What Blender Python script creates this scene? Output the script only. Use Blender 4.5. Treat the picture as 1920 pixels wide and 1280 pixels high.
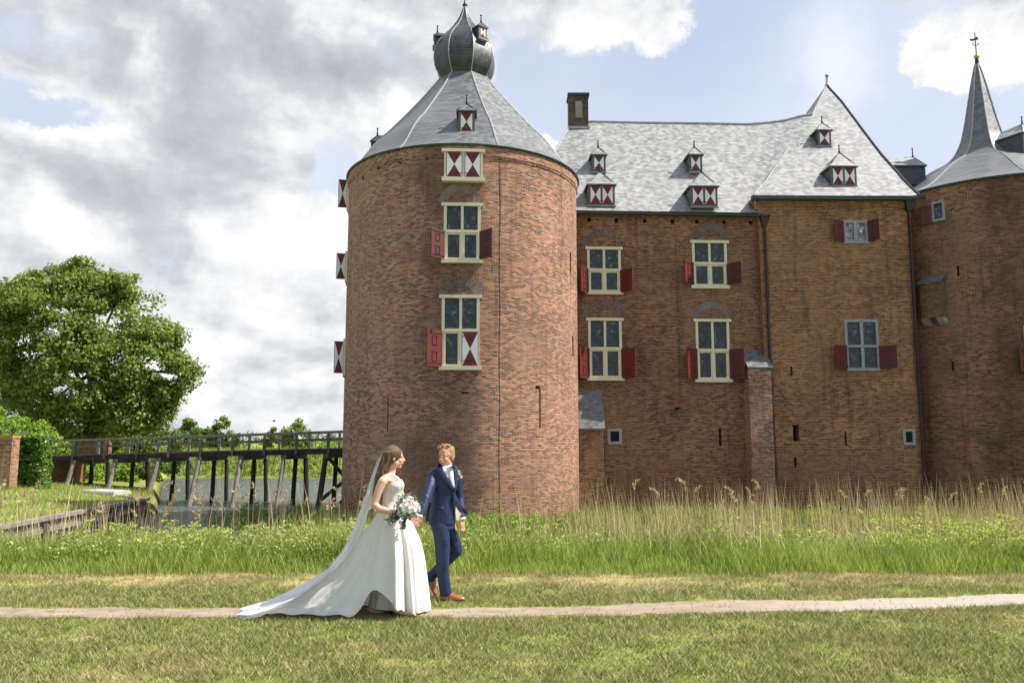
import bpy, math, random
import numpy as np
from mathutils import Vector, Matrix
R = math.radians
random.seed(7); rng = np.random.default_rng(7)
for o in list(bpy.data.objects): bpy.data.objects.remove(o)
scene = bpy.context.scene; C = scene.collection

# ---------------------------------------------------------------- camera
EYE = Vector((0, 0, 1.8)); F = 1519.0; PITCH = R(7.0)
cd = bpy.data.cameras.new('camera'); cam = bpy.data.objects.new('camera', cd); C.objects.link(cam)
cam.location = EYE; cam.rotation_euler = (R(90) + PITCH, 0, 0)
cd.sensor_width = 36; cd.lens = F / 1920 * 36; cd.clip_start = .1; cd.clip_end = 9000
scene.camera = cam
def ray(px, py):
    u = (px - 960) / F; v = (640 - py) / F
    return Vector((u, math.cos(PITCH) - v * math.sin(PITCH), math.sin(PITCH) + v * math.cos(PITCH)))
def at(px, py, Y):
    d = ray(px, py); return EYE + d * (Y / d.y)

# ---------------------------------------------------------------- light
SUN_AZ = R(89.5); SUN_EL = R(52)      # azimuth measured from the camera side towards the right
sdir = Vector((math.cos(SUN_EL) * math.sin(SUN_AZ), -math.cos(SUN_EL) * math.cos(SUN_AZ), math.sin(SUN_EL)))
sl = bpy.data.lights.new('sun', 'SUN'); so = bpy.data.objects.new('sun', sl); C.objects.link(so)
sl.energy = 5.0; sl.angle = R(.53); sl.color = (1, .95, .87)
so.rotation_euler = sdir.to_track_quat('Z', 'Y').to_euler(); so.location = (40, -40, 60)
scene.view_settings.view_transform = 'Standard'; scene.view_settings.look = 'None'
scene.view_settings.exposure = 0.6; scene.view_settings.gamma = 1

# ---------------------------------------------------------------- node helper
class NT:
    def __init__(s, tree): s.t = tree; s.n = tree.nodes; s.l = tree.links
    def node(s, typ, ins=None, **kw):
        n = s.n.new(typ)
        for k, v in kw.items(): setattr(n, k, v)
        for k, v in (ins or {}).items(): s.set(n.inputs[k], v)
        return n
    def set(s, sock, v):
        if isinstance(v, bpy.types.NodeSocket): s.l.new(v, sock)
        elif isinstance(v, bpy.types.Node): s.l.new(v.outputs[0], sock)
        else:
            if sock.type == 'RGBA' and len(v) == 3: v = (*v, 1)
            sock.default_value = v
    def m(s, op, a, b=0.0, c=0.0, clamp=False):
        n = s.node('ShaderNodeMath', {0: a, 1: b, 2: c}, operation=op); n.use_clamp = clamp; return n.outputs[0]
    def mr(s, v, a, b, c=0., d=1., smooth=False):
        n = s.node('ShaderNodeMapRange', {'Value': v, 'From Min': a, 'From Max': b, 'To Min': c, 'To Max': d})
        if smooth: n.interpolation_type = 'SMOOTHSTEP'
        return n.outputs[0]
    def mix(s, f, a, b, mode='MIX'):
        n = s.n.new('ShaderNodeMix'); n.data_type = 'RGBA'; n.blend_type = mode
        s.set(n.inputs[0], f); s.set(n.inputs[6], a); s.set(n.inputs[7], b); return n.outputs[2]
    def ramp(s, f, stops, interp='LINEAR'):
        n = s.node('ShaderNodeValToRGB', {0: f}); r = n.color_ramp; r.interpolation = interp
        while len(r.elements) < len(stops): r.elements.new(.5)
        for e, (p, c) in zip(r.elements, stops): e.position = p; e.color = (*c, 1)
        return n.outputs[0]
    def noise(s, vec, scale, detail=4, rough=.55, dist=0.):
        return s.node('ShaderNodeTexNoise', {'Vector': vec, 'Scale': scale, 'Detail': detail, 'Roughness': rough, 'Distortion': dist}).outputs[0]
    def sep(s, v): n = s.node('ShaderNodeSeparateXYZ', {0: v}); return n.outputs
    def comb(s, x, y, z=0.): return s.node('ShaderNodeCombineXYZ', {0: x, 1: y, 2: z}).outputs[0]
    def vm(s, op, a, b=(0, 0, 0)): return s.node('ShaderNodeVectorMath', {0: a, 1: b}, operation=op).outputs[0]
    def bump(s, h, strength=.5, dist=.01): return s.node('ShaderNodeBump', {'Height': h, 'Strength': strength, 'Distance': dist}).outputs[0]

# ---------------------------------------------------------------- sky
w = bpy.data.worlds.new('World'); scene.world = w; w.use_nodes = True
T = NT(w.node_tree); T.n.clear()
sky = T.node('ShaderNodeTexSky', sky_type='NISHITA', sun_disc=False, sun_elevation=SUN_EL, sun_rotation=R(180) - SUN_AZ)
dirv = T.node('ShaderNodeTexCoord').outputs['Generated']
x, y, z = T.sep(dirv)
wn = T.node('ShaderNodeTexNoise', {'Vector': dirv, 'Scale': 5., 'Detail': 9, 'Roughness': .68})
wx, wy, wz = T.sep(T.vm('SUBTRACT', wn.outputs['Color'], (.5, .5, .5)))
azn = T.m('ARCTAN2', x, y); eln = T.m('ARCSINE', z)
azd = T.m('ADD', azn, T.m('MULTIPLY', wx, .16)); eld = T.m('ADD', eln, T.m('MULTIPLY', wy, .12))
def azel(px, py):
    d = ray(px, py).normalized(); return math.atan2(d.x, d.y), math.asin(d.z)
def blob(px, py, rx, ry, amp):
    a, e = azel(px, py)
    q = T.m('ADD', T.m('POWER', T.m('ABSOLUTE', T.m('DIVIDE', T.m('SUBTRACT', azd, a), rx / F)), 2.),
            T.m('POWER', T.m('ABSOLUTE', T.m('DIVIDE', T.m('SUBTRACT', eld, e), ry / F)), 2.))
    return T.m('MULTIPLY', T.m('EXPONENT', T.m('MULTIPLY', q, -1.)), amp)
def total(base, blobs):
    acc = base
    for b in blobs: acc = T.m('ADD', acc, blob(*b))
    return acc
stretch = T.vm('MULTIPLY', dirv, (1, 1, 1.4))
n1 = T.noise(stretch, 6., 12, .60); n2 = T.noise(T.vm('ADD', stretch, (3, 1, 7)), 3.2, 8, .58)
n3 = T.noise(T.vm('ADD', stretch, (8, 4, 2)), 9., 12, .66)
cov = total(T.m('MULTIPLY', T.m('SUBTRACT', n1, .5), 1.5), [
    (1230, 205, 190, 100, -.95), (1500, 250, 200, 120, -.55), (1430, 60, 120, 60, -.35), (1010, 150, 60, 60, -.35), (20, 175, 90, 30, -.75),
    (620, 330, 60, 60, -.6), (1640, 260, 130, 90, -.55), (1090, 60, 140, 60, .25), (1440, 40, 160, 80, -.3), (1270, 30, 70, 60, .3),
    (1770, 140, 70, 46, .75), (1900, 60, 50, 50, .5), (460, 110, 120, 70, .5), (1860, 240, 90, 60, -.4), (1600, 60, 80, 80, -.3), (600, 740, 260, 60, -.12), (1040, 270, 30, 30, .5)])
cleared = T.m('MAXIMUM', T.mr(T.m('ABSOLUTE', azn), .85, 1.5, 0, .30), T.mr(eln, .75, 1.2, 0, .25))  # clouds thinned out of view, behind and overhead, to lower ambient light
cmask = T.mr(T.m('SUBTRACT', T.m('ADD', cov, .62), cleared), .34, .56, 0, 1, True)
# how bright each part of the cloud is (light and grey patches placed by hand)
brt = total(T.m('ADD', .70, T.m('MULTIPLY', T.m('SUBTRACT', n2, .5), .9)), [
    (420, 40, 480, 90, -.12), (340, 270, 170, 90, -.20), (650, 130, 210, 70, -.24), (90, 90, 150, 60, -.08), (600, 250, 100, 40, -.1),
    (105, 235, 95, 40, .42), (1180, 70, 240, 70, .30), (740, 215, 90, 40, .34), (560, 460, 150, 70, .22), (200, 420, 160, 40, .16),
    (120, 460, 100, 40, .12), (450, 600, 240, 110, .20), (230, 200, 110, 60, .12), (330, 480, 60, 30, .16), (540, 400, 60, 40, .2), (1770, 130, 90, 60, .45), (1560, 60, 160, 160, .05), (520, 720, 260, 80, .22),
    (1890, 130, 70, 60, .05), (1040, 270, 40, 40, .4), (640, 400, 40, 60, .3)])
n1a = T.noise(T.vm('ADD', stretch, (2, 2, 2)), 4.6, 6, .52, .4); n1b = T.noise(T.vm('ADD', stretch, (2.03, 2, 2.05)), 4.6, 6, .52, .4); n3b = T.noise(T.vm('ADD', T.vm('ADD', stretch, (8, 4, 2)), (.012, 0, .022)), 9., 12, .66)
sun_relief = T.m('ADD', T.m('MULTIPLY', T.m('SUBTRACT', n1a, n1b), 2.2), T.m('MULTIPLY', T.m('SUBTRACT', n3, n3b), .7))  # sun-facing cloud edges painted lighter, the far edges darker
brt = T.m('ADD', T.m('ADD', brt, T.m('MULTIPLY', T.m('SUBTRACT', n3, .5), .45)), sun_relief)
ccol = T.ramp(brt, [(.0, (.38, .39, .42)), (.28, (.46, .475, .51)), (.55, (.56, .58, .62)), (.8, (.76, .775, .80)), (1., (.90, .90, .90))])
ccol10 = T.vm('MULTIPLY', ccol, (7.7, 7.65, 7.55))
# thin high veil whitening the blue
veilc = T.mr(T.noise(T.vm('ADD', stretch, (1, 9, 4)), 2.4, 6, .5), .3, .7, .55, .9)
a_, e_ = azel(1560, 120)
veil2 = T.m('MAXIMUM', veilc, blob(1560, 130, 170, 190, 1.0))
hz = T.mr(eln, .0, .12, .75, 0.); back = T.mr(T.m('ABSOLUTE', azn), .85, 1.6, 1, .6)  # white veil weakened behind the view, also to lower ambient light
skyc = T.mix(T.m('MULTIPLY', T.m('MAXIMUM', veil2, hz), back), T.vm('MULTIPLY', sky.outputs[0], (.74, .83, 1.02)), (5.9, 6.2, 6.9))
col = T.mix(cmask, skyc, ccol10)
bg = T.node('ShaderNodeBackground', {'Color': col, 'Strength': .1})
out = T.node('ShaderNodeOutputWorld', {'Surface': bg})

# ---------------------------------------------------------------- mesh helpers
class MB:
    def __init__(s): s.v = []; s.f = []; s.uv = []; s.mi = []
    def face(s, pts, uv=None, mi=0):
        b = len(s.v); pts = [Vector(p) for p in pts]; s.v += pts
        s.f.append(tuple(range(b, b + len(pts)))); s.mi.append(mi)
        if uv is None:
            n = (pts[1] - pts[0]).cross(pts[-1] - pts[0])
            if n.length < 1e-9: n = Vector((0, -1, 0))
            n.normalize()
            t = Vector((0, 0, 1)).cross(n)
            t = t.normalized() if t.length > .05 else Vector((1, 0, 0))
            bb = n.cross(t); uv = [(p.dot(t), p.dot(bb)) for p in pts]
        s.uv.append(uv)
    def hexa(s, c, mi=0):   # 8 corners: bottom 0-3 ccw, top 4-7
        for q in ((3, 2, 1, 0), (4, 5, 6, 7), (0, 1, 5, 4), (1, 2, 6, 5), (2, 3, 7, 6), (3, 0, 4, 7)): s.face([c[i] for i in q], mi=mi)
    def fbox(s, O, r, n, x0, x1, z0, z1, d0, d1, mi=0, u=Vector((0, 0, 1))):   # box in a wall frame: r right, n outwards
        P = lambda a, b, d: O + r * a + u * b + n * d
        s.hexa([P(x0, z0, d1), P(x1, z0, d1), P(x1, z0, d0), P(x0, z0, d0), P(x0, z1, d1), P(x1, z1, d1), P(x1, z1, d0), P(x0, z1, d0)], mi)
    def box(s, x0, x1, y0, y1, z0, z1, mi=0):
        s.hexa([Vector(p) for p in ((x0, y0, z0), (x1, y0, z0), (x1, y1, z0), (x0, y1, z0), (x0, y0, z1), (x1, y0, z1), (x1, y1, z1), (x0, y1, z1))], mi)
    def beam(s, a, b, w, h, mi=0, up=Vector((0, 0, 1))):
        a = Vector(a); b = Vector(b); d = (b - a).normalized(); r = d.cross(up)
        if r.length < .01: r = Vector((1, 0, 0))
        r.normalize(); u = r.cross(d)
        c = []
        for p in (a, b):
            c += [p - r * w / 2 - u * h / 2, p + r * w / 2 - u * h / 2, p + r * w / 2 + u * h / 2, p - r * w / 2 + u * h / 2]
        s.hexa(c, mi)
    def tube(s, pts, rad, n=8, mi=0, flat=1.0, caps=True, side=None):
        pts = [Vector(p) for p in pts]; rings = []
        ref = side
        for i, p in enumerate(pts):
            d = (pts[min(i + 1, len(pts) - 1)] - pts[max(i - 1, 0)]).normalized()
            a = ref if ref is not None else (Vector((0, 0, 1)) if abs(d.z) < .9 else Vector((1, 0, 0)))
            a = (a - d * a.dot(d)).normalized(); ref = a; b = d.cross(a)
            r = rad[i] if isinstance(rad, (list, tuple)) else rad
            rings.append([p + a * (r * math.cos(t * 2 * math.pi / n)) + b * (r * flat * math.sin(t * 2 * math.pi / n)) for t in range(n)])
        s.rings(rings, mi, caps)
    def rings(s, rings, mi=0, caps=True, uvs=None, closed=True):
        n = len(rings[0]); b = len(s.v)
        for rg in rings: s.v += rg
        for i in range(len(rings) - 1):
            for k in range(n if closed else n - 1):
                k2 = (k + 1) % n
                s.f.append((b + i * n + k, b + i * n + k2, b + (i + 1) * n + k2, b + (i + 1) * n + k)); s.mi.append(mi)
                if uvs: s.uv.append([uvs(i, k), uvs(i, k + 1), uvs(i + 1, k + 1), uvs(i + 1, k)])
                else: s.uv.append([(k / n, i), ((k + 1) / n, i), ((k + 1) / n, i + 1), (k / n, i + 1)])
        if caps:
            for e, rev in ((0, True), (len(rings) - 1, False)):
                ids = [b + e * n + k for k in range(n)]
                if rev: ids.reverse()
                s.f.append(tuple(ids)); s.mi.append(mi); s.uv.append([(0, 0)] * n)
    def ell(s, c, rad, rot=None, n=14, m=9, mi=0, fn=None):
        c = Vector(c); rot = rot or Matrix.Identity(3); rg = []
        for i in range(m + 1):
            ph = -math.pi / 2 + math.pi * (i if 0 < i < m else (.02 if i == 0 else m - .02)) / m
            row = []
            for k in range(n):
                th = 2 * math.pi * k / n
                p = Vector((rad[0] * math.cos(ph) * math.cos(th), rad[1] * math.cos(ph) * math.sin(th), rad[2] * math.sin(ph)))
                if fn: p = fn(p)
                row.append(c + rot @ p)
            rg.append(row)
        s.rings(rg, mi)
    def build(s, name, mats, parent=None, smooth=False, inv=None):
        me = bpy.data.meshes.new(name); me.from_pydata([tuple(v) for v in s.v], [], s.f)
        uvl = me.uv_layers.new(name='UVMap'); flat = [c for f in s.uv for uv in f for c in uv]
        uvl.data.foreach_set('uv', flat)
        if not isinstance(mats, (list, tuple)): mats = [mats]
        for m in mats: me.materials.append(m)
        me.polygons.foreach_set('material_index', s.mi)
        if smooth: me.polygons.foreach_set('use_smooth', [True] * len(s.f))
        me.update(); o = bpy.data.objects.new(name, me); C.objects.link(o); adopt(o, parent); return o
def adopt(o, parent):
    if parent is not None:
        o.parent = parent
        if parent.type == 'EMPTY': o.matrix_parent_inverse = Matrix.Translation(-Vector(parent.location))
def tag(o, label=None, cat=None, group=None, kind=None):
    for k, v in (('label', label), ('category', cat), ('group', group), ('kind', kind)):
        if v: o[k] = v
    return o
def empty(name, loc, *a, **k):
    o = bpy.data.objects.new(name, None); C.objects.link(o); o.location = loc; o.empty_display_size = .2; return tag(o, *a, **k)
def npmesh(name, V, faces_n, mat, parent=None, uv=None, nper=4):
    """V (N*nper,3) array, each consecutive nper verts a face"""
    me = bpy.data.meshes.new(name); nv = len(V); nf = nv // nper
    me.vertices.add(nv); me.vertices.foreach_set('co', V.astype(np.float32).ravel())
    me.loops.add(nv); me.loops.foreach_set('vertex_index', np.arange(nv, dtype=np.int32))
    me.polygons.add(nf); me.polygons.foreach_set('loop_start', np.arange(nf, dtype=np.int32) * nper)
    if uv is not None:
        l = me.uv_layers.new(name='UVMap'); l.data.foreach_set('uv', uv.astype(np.float32).ravel())
    me.materials.append(mat); me.update(calc_edges=True); me.validate()
    o = bpy.data.objects.new(name, me); C.objects.link(o); adopt(o, parent); return o

# ---------------------------------------------------------------- materials
def mat(name): m = bpy.data.materials.new(name); m.use_nodes = True; t = NT(m.node_tree); t.n.clear(); return m, t
def finish(t, col, rough=.8, normal=None, spec=.5, **kw):
    ins = {'Base Color': col, 'Roughness': rough, 'Specular IOR Level': spec}
    if normal is not None: ins['Normal'] = normal
    ins.update(kw)
    b = t.node('ShaderNodeBsdfPrincipled', ins); t.node('ShaderNodeOutputMaterial', {'Surface': b.outputs[0]}); return b
def uvcell(t, w, h, wob=.0016, rand_row=False):
    uv = t.node('ShaderNodeTexCoord').outputs['UV']; u, v, _ = t.sep(uv)
    nn = t.node('ShaderNodeTexNoise', {'Vector': uv, 'Scale': 1.1, 'Detail': 3}).outputs['Color']
    a, b, _ = t.sep(nn); v = t.m('ADD', v, t.m('MULTIPLY', t.m('SUBTRACT', b, .5), wob * 6)); u = t.m('ADD', u, t.m('MULTIPLY', a, .02))
    vr = t.m('DIVIDE', v, h); row = t.m('FLOOR', vr)
    rr = t.node('ShaderNodeTexWhiteNoise', {'W': row}, noise_dimensions='1D').outputs[0]
    off = t.m('ADD', t.m('MULTIPLY', t.m('MODULO', row, 2.), .5), t.m('MULTIPLY', rr, .25))
    uo = t.m('ADD', t.m('DIVIDE', u, w), off); colm = t.m('FLOOR', uo)
    fu = t.m('FRACT', uo); fv = t.m('FRACT', vr)
    du = t.m('MULTIPLY', t.m('MINIMUM', fu, t.m('SUBTRACT', 1., fu)), w); dv = t.m('MULTIPLY', t.m('MINIMUM', fv, t.m('SUBTRACT', 1., fv)), h)
    wn = t.node('ShaderNodeTexWhiteNoise', {'Vector': t.comb(colm, row, 0.)}, noise_dimensions='3D')
    return uv, t.m('MINIMUM', du, dv), wn.outputs[0], wn.outputs[1], fv
def brick_mat(name, stops, mortar, wb=.21, hb=.066, stain=(.35, .30, .27), stain_amt=.5, moss=.15, joint=.0135, tint=(1, 1, 1), col=None):
    m, t = mat(name); uv, d, r, rc, fv = uvcell(t, wb, hb)
    pos = t.node('ShaderNodeNewGeometry').outputs['Position']
    zone = t.noise(t.vm('ADD', pos, (11, 3, 5)), .55, 6, .62)
    c = t.ramp(t.m('ADD', r, t.m('MULTIPLY', t.m('SUBTRACT', zone, .5), .85), clamp=True), stops)
    fine = t.noise(pos, 22., 3, .7)
    c = t.mix(1., c, t.ramp(fine, [(.3, (.72, .72, .72)), (.7, (1.2, 1.2, 1.2))]), 'MULTIPLY')
    jn = t.noise(pos, 9., 2); 
    mor = t.mr(t.m('ADD', d, t.m('MULTIPLY', t.m('SUBTRACT', jn, .5), .008)), joint * .55, joint * .95, 1, 0)
    big = t.noise(pos, .42, 5, .62); med = t.noise(t.vm('MULTIPLY', pos, (1, 1, .45)), 1.1, 5, .6)
    # patches where bricks have weathered together, lime and repairs
    c = t.mix(t.mr(big, .40, .68, 0, stain_amt), c, stain)
    c = t.mix(t.mr(med, .55, .78, 0, .45), c, (.36, .26, .20))
    mo = t.mix(t.mr(med, .35, .62, 0, .6), mortar, tuple(q * .62 for q in mortar))
    c = t.mix(mor, c, mo)
    sx, sy, sz = t.sep(pos)
    if moss:
        damp = t.m('MULTIPLY', t.mr(sz, -1.3, 1.6, 1, 0, True), t.mr(t.noise(pos, .8, 4), .35, .65, .2, 1.))
        c = t.mix(t.m('MULTIPLY', damp, .55), c, (.10, .055, .035))
        c = t.mix(t.m('MULTIPLY', t.mr(t.noise(t.vm('ADD', pos, (5, 0, 9)), .6, 5), .56, .72, 0, 1.), moss), c, (.10, .105, .06))
    streak = t.noise(t.vm('MULTIPLY', pos, (2.2, 2.2, .14)), 1.6, 5, .6)
    c = t.mix(t.mr(streak, .56, .72, 0, .5), c, (.055, .05, .045))
    patch = t.noise(t.vm('ADD', pos, (31, 7, 2)), .23, 4, .6)
    c = t.mix(t.mr(patch, .5, .68, 0, .45), c, t.mix(1., c, (.55, .57, .6), 'MULTIPLY'))
    if col:      # old soot and algae down the line of windows
        w1 = t.mr(t.m('ABSOLUTE', t.m('SUBTRACT', t.m('ADD', sx, t.m('MULTIPLY', t.m('SUBTRACT', zone, .5), 3.5)), col[0])), col[1] * .5, col[1] * 1.5, 1, 0, True)
        w2 = t.mr(t.m('ADD', zone, t.m('MULTIPLY', t.noise(pos, 2.2, 5, .7), .5)), .55, .85, .25, 1.)
        c = t.mix(t.m('MULTIPLY', t.m('MULTIPLY', w1, w2), .62), c, (.075, .052, .045))
    rep = t.noise(t.vm('MULTIPLY', t.vm('ADD', pos, (4, 17, 0)), (.8, .8, 1.6)), .5, 3, .5)
    c = t.mix(t.mr(rep, .60, .625, 0, .35), c, t.mix(1., c, (1.35, 1.3, 1.2), 'MULTIPLY'))
    c = t.mix(1., c, tint, 'MULTIPLY')
    h = t.m('ADD', t.m('MULTIPLY', t.m('SUBTRACT', 1., mor), 1.), t.m('ADD', t.m('MULTIPLY', r, .45), t.m('MULTIPLY', fine, .6)))
    finish(t, c, .9, t.bump(h, .8, .012), .25); return m
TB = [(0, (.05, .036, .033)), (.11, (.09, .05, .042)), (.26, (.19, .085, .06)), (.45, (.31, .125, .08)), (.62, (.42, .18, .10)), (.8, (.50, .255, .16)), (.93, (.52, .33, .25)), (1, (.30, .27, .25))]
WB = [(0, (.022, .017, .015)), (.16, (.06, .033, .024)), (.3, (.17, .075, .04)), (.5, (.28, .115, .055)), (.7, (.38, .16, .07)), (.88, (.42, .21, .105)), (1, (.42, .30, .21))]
M = {}
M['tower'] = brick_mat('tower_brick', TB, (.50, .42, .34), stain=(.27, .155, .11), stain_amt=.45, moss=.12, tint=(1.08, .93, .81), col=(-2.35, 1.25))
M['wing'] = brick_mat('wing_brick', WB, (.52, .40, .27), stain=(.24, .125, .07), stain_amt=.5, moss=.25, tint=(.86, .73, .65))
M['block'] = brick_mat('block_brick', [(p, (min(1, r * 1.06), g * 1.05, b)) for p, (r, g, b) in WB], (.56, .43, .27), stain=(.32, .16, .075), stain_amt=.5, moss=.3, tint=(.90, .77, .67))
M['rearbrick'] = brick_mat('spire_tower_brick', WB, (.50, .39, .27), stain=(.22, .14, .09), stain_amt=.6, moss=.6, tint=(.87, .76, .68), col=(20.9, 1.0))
M['arch'] = brick_mat('arch_brick', [(0, (.05, .035, .03)), (.5, (.12, .065, .05)), (1, (.22, .12, .085))], (.38, .31, .25), wb=.36, hb=.075, moss=0)
M['mossbrick'] = brick_mat('mossy_brick', [(q, (c_[0] * .8, c_[1] * 1.0, c_[2] * .8)) for q, c_ in WB], (.36, .34, .2), moss=.8, tint=(.72, .62, .52))
M['chimney'] = brick_mat('chimney_brick', [(0, (.03, .02, .018)), (.5, (.08, .045, .03)), (1, (.15, .08, .05))], (.14, .11, .08), moss=.3)
def slate_mat(name, base, lichen=.3, rough=.5):
    m, t = mat(name); uv, d, r, rc, fv = uvcell(t, .20, .13, .003)
    pos = t.node('ShaderNodeNewGeometry').outputs['Position']
    c = t.mix(r, tuple(q * .66 for q in base), tuple(min(1, q * 1.32) for q in base))
    edge = t.mr(fv, .0, .22, .75, 0)
    c = t.mix(edge, c, tuple(q * .35 for q in base))
    c = t.mix(t.mr(d, .002, .005, .45, 0), c, tuple(q * .4 for q in base))
    streak = t.noise(t.vm('MULTIPLY', pos, (1.6, 1.6, .35)), 1.6, 6, .65)
    c = t.mix(t.mr(streak, .50, .72, 0, lichen * 2.2), c, (.15, .135, .11))
    c = t.mix(t.mr(t.noise(pos, 1.5, 6, .7), .56, .70, 0, lichen), c, (.24, .21, .13))
    c = t.mix(t.mr(t.noise(pos, 5., 5, .7), .5, .7, 0, .3), c, tuple(q * 1.5 for q in base))
    h = t.m('ADD', t.m('MULTIPLY', t.m('SUBTRACT', 1., fv), 1.), t.m('ADD', t.m('MULTIPLY', r, .6), t.m('MULTIPLY', t.noise(pos, 6., 3), .5)))
    finish(t, c, t.mr(r, 0, 1, rough - .08, rough + .12), t.bump(h, .7, .015), .5); return m
M['slate_t'] = slate_mat('tower_slate', (.15, .155, .162), .3, .45)
M['slate_m'] = slate_mat('main_slate', (.31, .31, .305), .32, .55)
M['slate_d'] = slate_mat('onion_slate', (.045, .05, .052), .12, .42)
M['slate_s'] = slate_mat('spire_slate', (.15, .155, .162), .2, .42)
def simple(name, col, rough=.6, var=.15, scale=8., bump=.2, spec=.4, metal=0., coord='pos', **kw):
    m, t = mat(name); pos = t.node('ShaderNodeNewGeometry').outputs['Position']
    n = t.noise(pos, scale, 5, .65); c = t.mix(t.mr(n, .3, .7), tuple(q * (1 - var) for q in col), tuple(min(1, q * (1 + var)) for q in col))
    finish(t, c, rough, t.bump(n, bump, .01) if bump else None, spec, Metallic=metal, **kw); return m
M['lead'] = simple('lead_flashing', (.36, .37, .38), .45, .25, 5, .3)
M['darkmetal'] = simple('dark_metal', (.035, .04, .042), .45, .3, 10, .2)
M['verdigris'] = simple('gutter_copper', (.035, .06, .055), .5, .4, 6, .2)
M['pipe'] = simple('downpipe_paint', (.045, .022, .02), .45, .3, 9, .2)
M['cream'] = simple('cream_paint', (.74, .68, .46), .5, .07, 7, .1)
M['red'] = simple('oxblood_paint', (.135, .020, .011), .5, .2, 6, .15)
M['redw'] = simple('faded_oxblood_paint', (.11, .028, .026), .55, .2, 6, .15)
M['redh'] = simple('hourglass_oxblood', (.12, .018, .018), .55, .2, 6, .15)
M['white'] = simple('white_paint', (.78, .77, .75), .5, .05, 9, .1)
M['greyframe'] = simple('grey_frame_paint', (.09, .105, .105), .5, .2, 7, .1)
M['stone'] = simple('stone_frame', (.33, .32, .32), .8, .2, 10, .4)
M['gold'] = simple('gilt_ball', (.65, .36, .05), .3, .1, 8, 0, metal=1.)
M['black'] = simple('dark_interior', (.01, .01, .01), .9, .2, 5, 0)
M['render'] = simple('lime_patch', (.30, .27, .22), .9, .3, 6, .4)
def glass_mat(name, cw, ch, lo, hi, glow=0):
    m, t = mat(name); uv, d, r, rc, fv = uvcell(t, cw, ch, 0.)
    c = t.ramp(r, [(0, lo), (.6, tuple((a + b) / 2 for a, b in zip(lo, hi))), (.93, hi), (1, tuple(min(1, q * 2.5) for q in hi))])
    ln = t.mr(d, .006, .010, 1, 0); c = t.mix(ln, c, (.012, .012, .012))
    h = t.m('ADD', t.m('MULTIPLY', r, 1.), t.noise(uv, 7., 2))
    tilt = t.vm('ADD', t.node('ShaderNodeNewGeometry').outputs['Normal'], t.vm('MULTIPLY', t.vm('SUBTRACT', rc, (.5, .5, .5)), (.10, .10, .16)))
    nrm = t.node('ShaderNodeVectorMath', {0: tilt}, operation='NORMALIZE').outputs[0]
    finish(t, c, t.mr(ln, 0, 1, .12, .6), nrm, .55); return m
M['glass'] = glass_mat('leaded_glass', .15, .12, (.012, .02, .022), (.05, .07, .07))
M['glass2'] = glass_mat('leaded_glass_fine', .085, .17, (.01, .014, .016), (.05, .06, .065))
M['glassb'] = glass_mat('leaded_glass_glare', .13, .14, (.10, .13, .14), (.55, .58, .56))  # bright reflection painted into the pane colour
def wood_mat(name, a, b, rough=.8):
    m, t = mat(name); pos = t.node('ShaderNodeNewGeometry').outputs['Position']
    n = t.noise(t.vm('MULTIPLY', pos, (3, 3, 1)), 3., 6, .7); n2 = t.noise(pos, 1.2, 4)
    c = t.mix(t.mr(n, .35, .65), a, b); c = t.mix(t.mr(n2, .5, .7, 0, .4), c, tuple(q * .5 for q in a))
    finish(t, c, rough, t.bump(n, .5, .01), .3); return m
M['oldwood'] = wood_mat('weathered_timber', (.16, .135, .11), (.34, .30, .26))
M['darkwood'] = wood_mat('dark_timber', (.018, .014, .014), (.06, .048, .042))  # dark tone also carries the shade on the inner bridge piles
M['midwood'] = wood_mat('brown_timber', (.09, .072, .058), (.21, .18, .15))
def leaf_mat(name, cols, trans=.35, rough=.55, ns=.6, spec=.35):
    m, t = mat(name); u, v, _ = t.sep(t.node('ShaderNodeTexCoord').outputs['UV'])
    pos = t.node('ShaderNodeNewGeometry').outputs['Position']
    f = t.m('ADD', t.m('MULTIPLY', u, .6), t.m('MULTIPLY', t.noise(pos, ns, 3), .55))
    c = t.ramp(f, [(.15 + .7 * i / (len(cols) - 1), q) for i, q in enumerate(cols)])
    p = t.node('ShaderNodeBsdfPrincipled', {'Base Color': c, 'Roughness': rough, 'Specular IOR Level': spec})
    tr = t.node('ShaderNodeBsdfTranslucent', {'Color': t.mix(1., c, (1.25, 1.35, .6), 'MULTIPLY')})
    mx = t.node('ShaderNodeMixShader', {0: trans, 1: p.outputs[0], 2: tr.outputs[0]}); t.node('ShaderNodeOutputMaterial', {'Surface': mx.outputs[0]}); return m
M['leaf'] = leaf_mat('plane_leaf', [(.06, .09, .018), (.16, .215, .04), (.31, .37, .09)])
M['leafd'] = leaf_mat('shrub_leaf', [(.045, .08, .016), (.12, .18, .035), (.24, .31, .07)])
M['leafy'] = leaf_mat('yellow_green_leaf', [(.10, .17, .02), (.20, .30, .035), (.32, .42, .06)])
M['ivy'] = leaf_mat('ivy_leaf', [(.035, .08, .014), (.10, .19, .03), (.22, .34, .06)], .25, .4)
M['blade'] = leaf_mat('tall_grass_blade', [(.06, .10, .018), (.20, .27, .04), (.46, .50, .17)], .35)
M['reedg'] = leaf_mat('reed_leaf', [(.07, .11, .03), (.17, .24, .06), (.36, .41, .17)], .35)
M['straw'] = leaf_mat('reed_straw', [(.28, .19, .10), (.52, .39, .22), (.76, .64, .43)], .2)
M['herb'] = leaf_mat('cow_parsley', [(.12, .16, .035), (.30, .36, .08), (.62, .64, .27)], .35)
M['bark'] = simple('bark', (.10, .08, .06), .9, .4, 6, .6)

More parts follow.
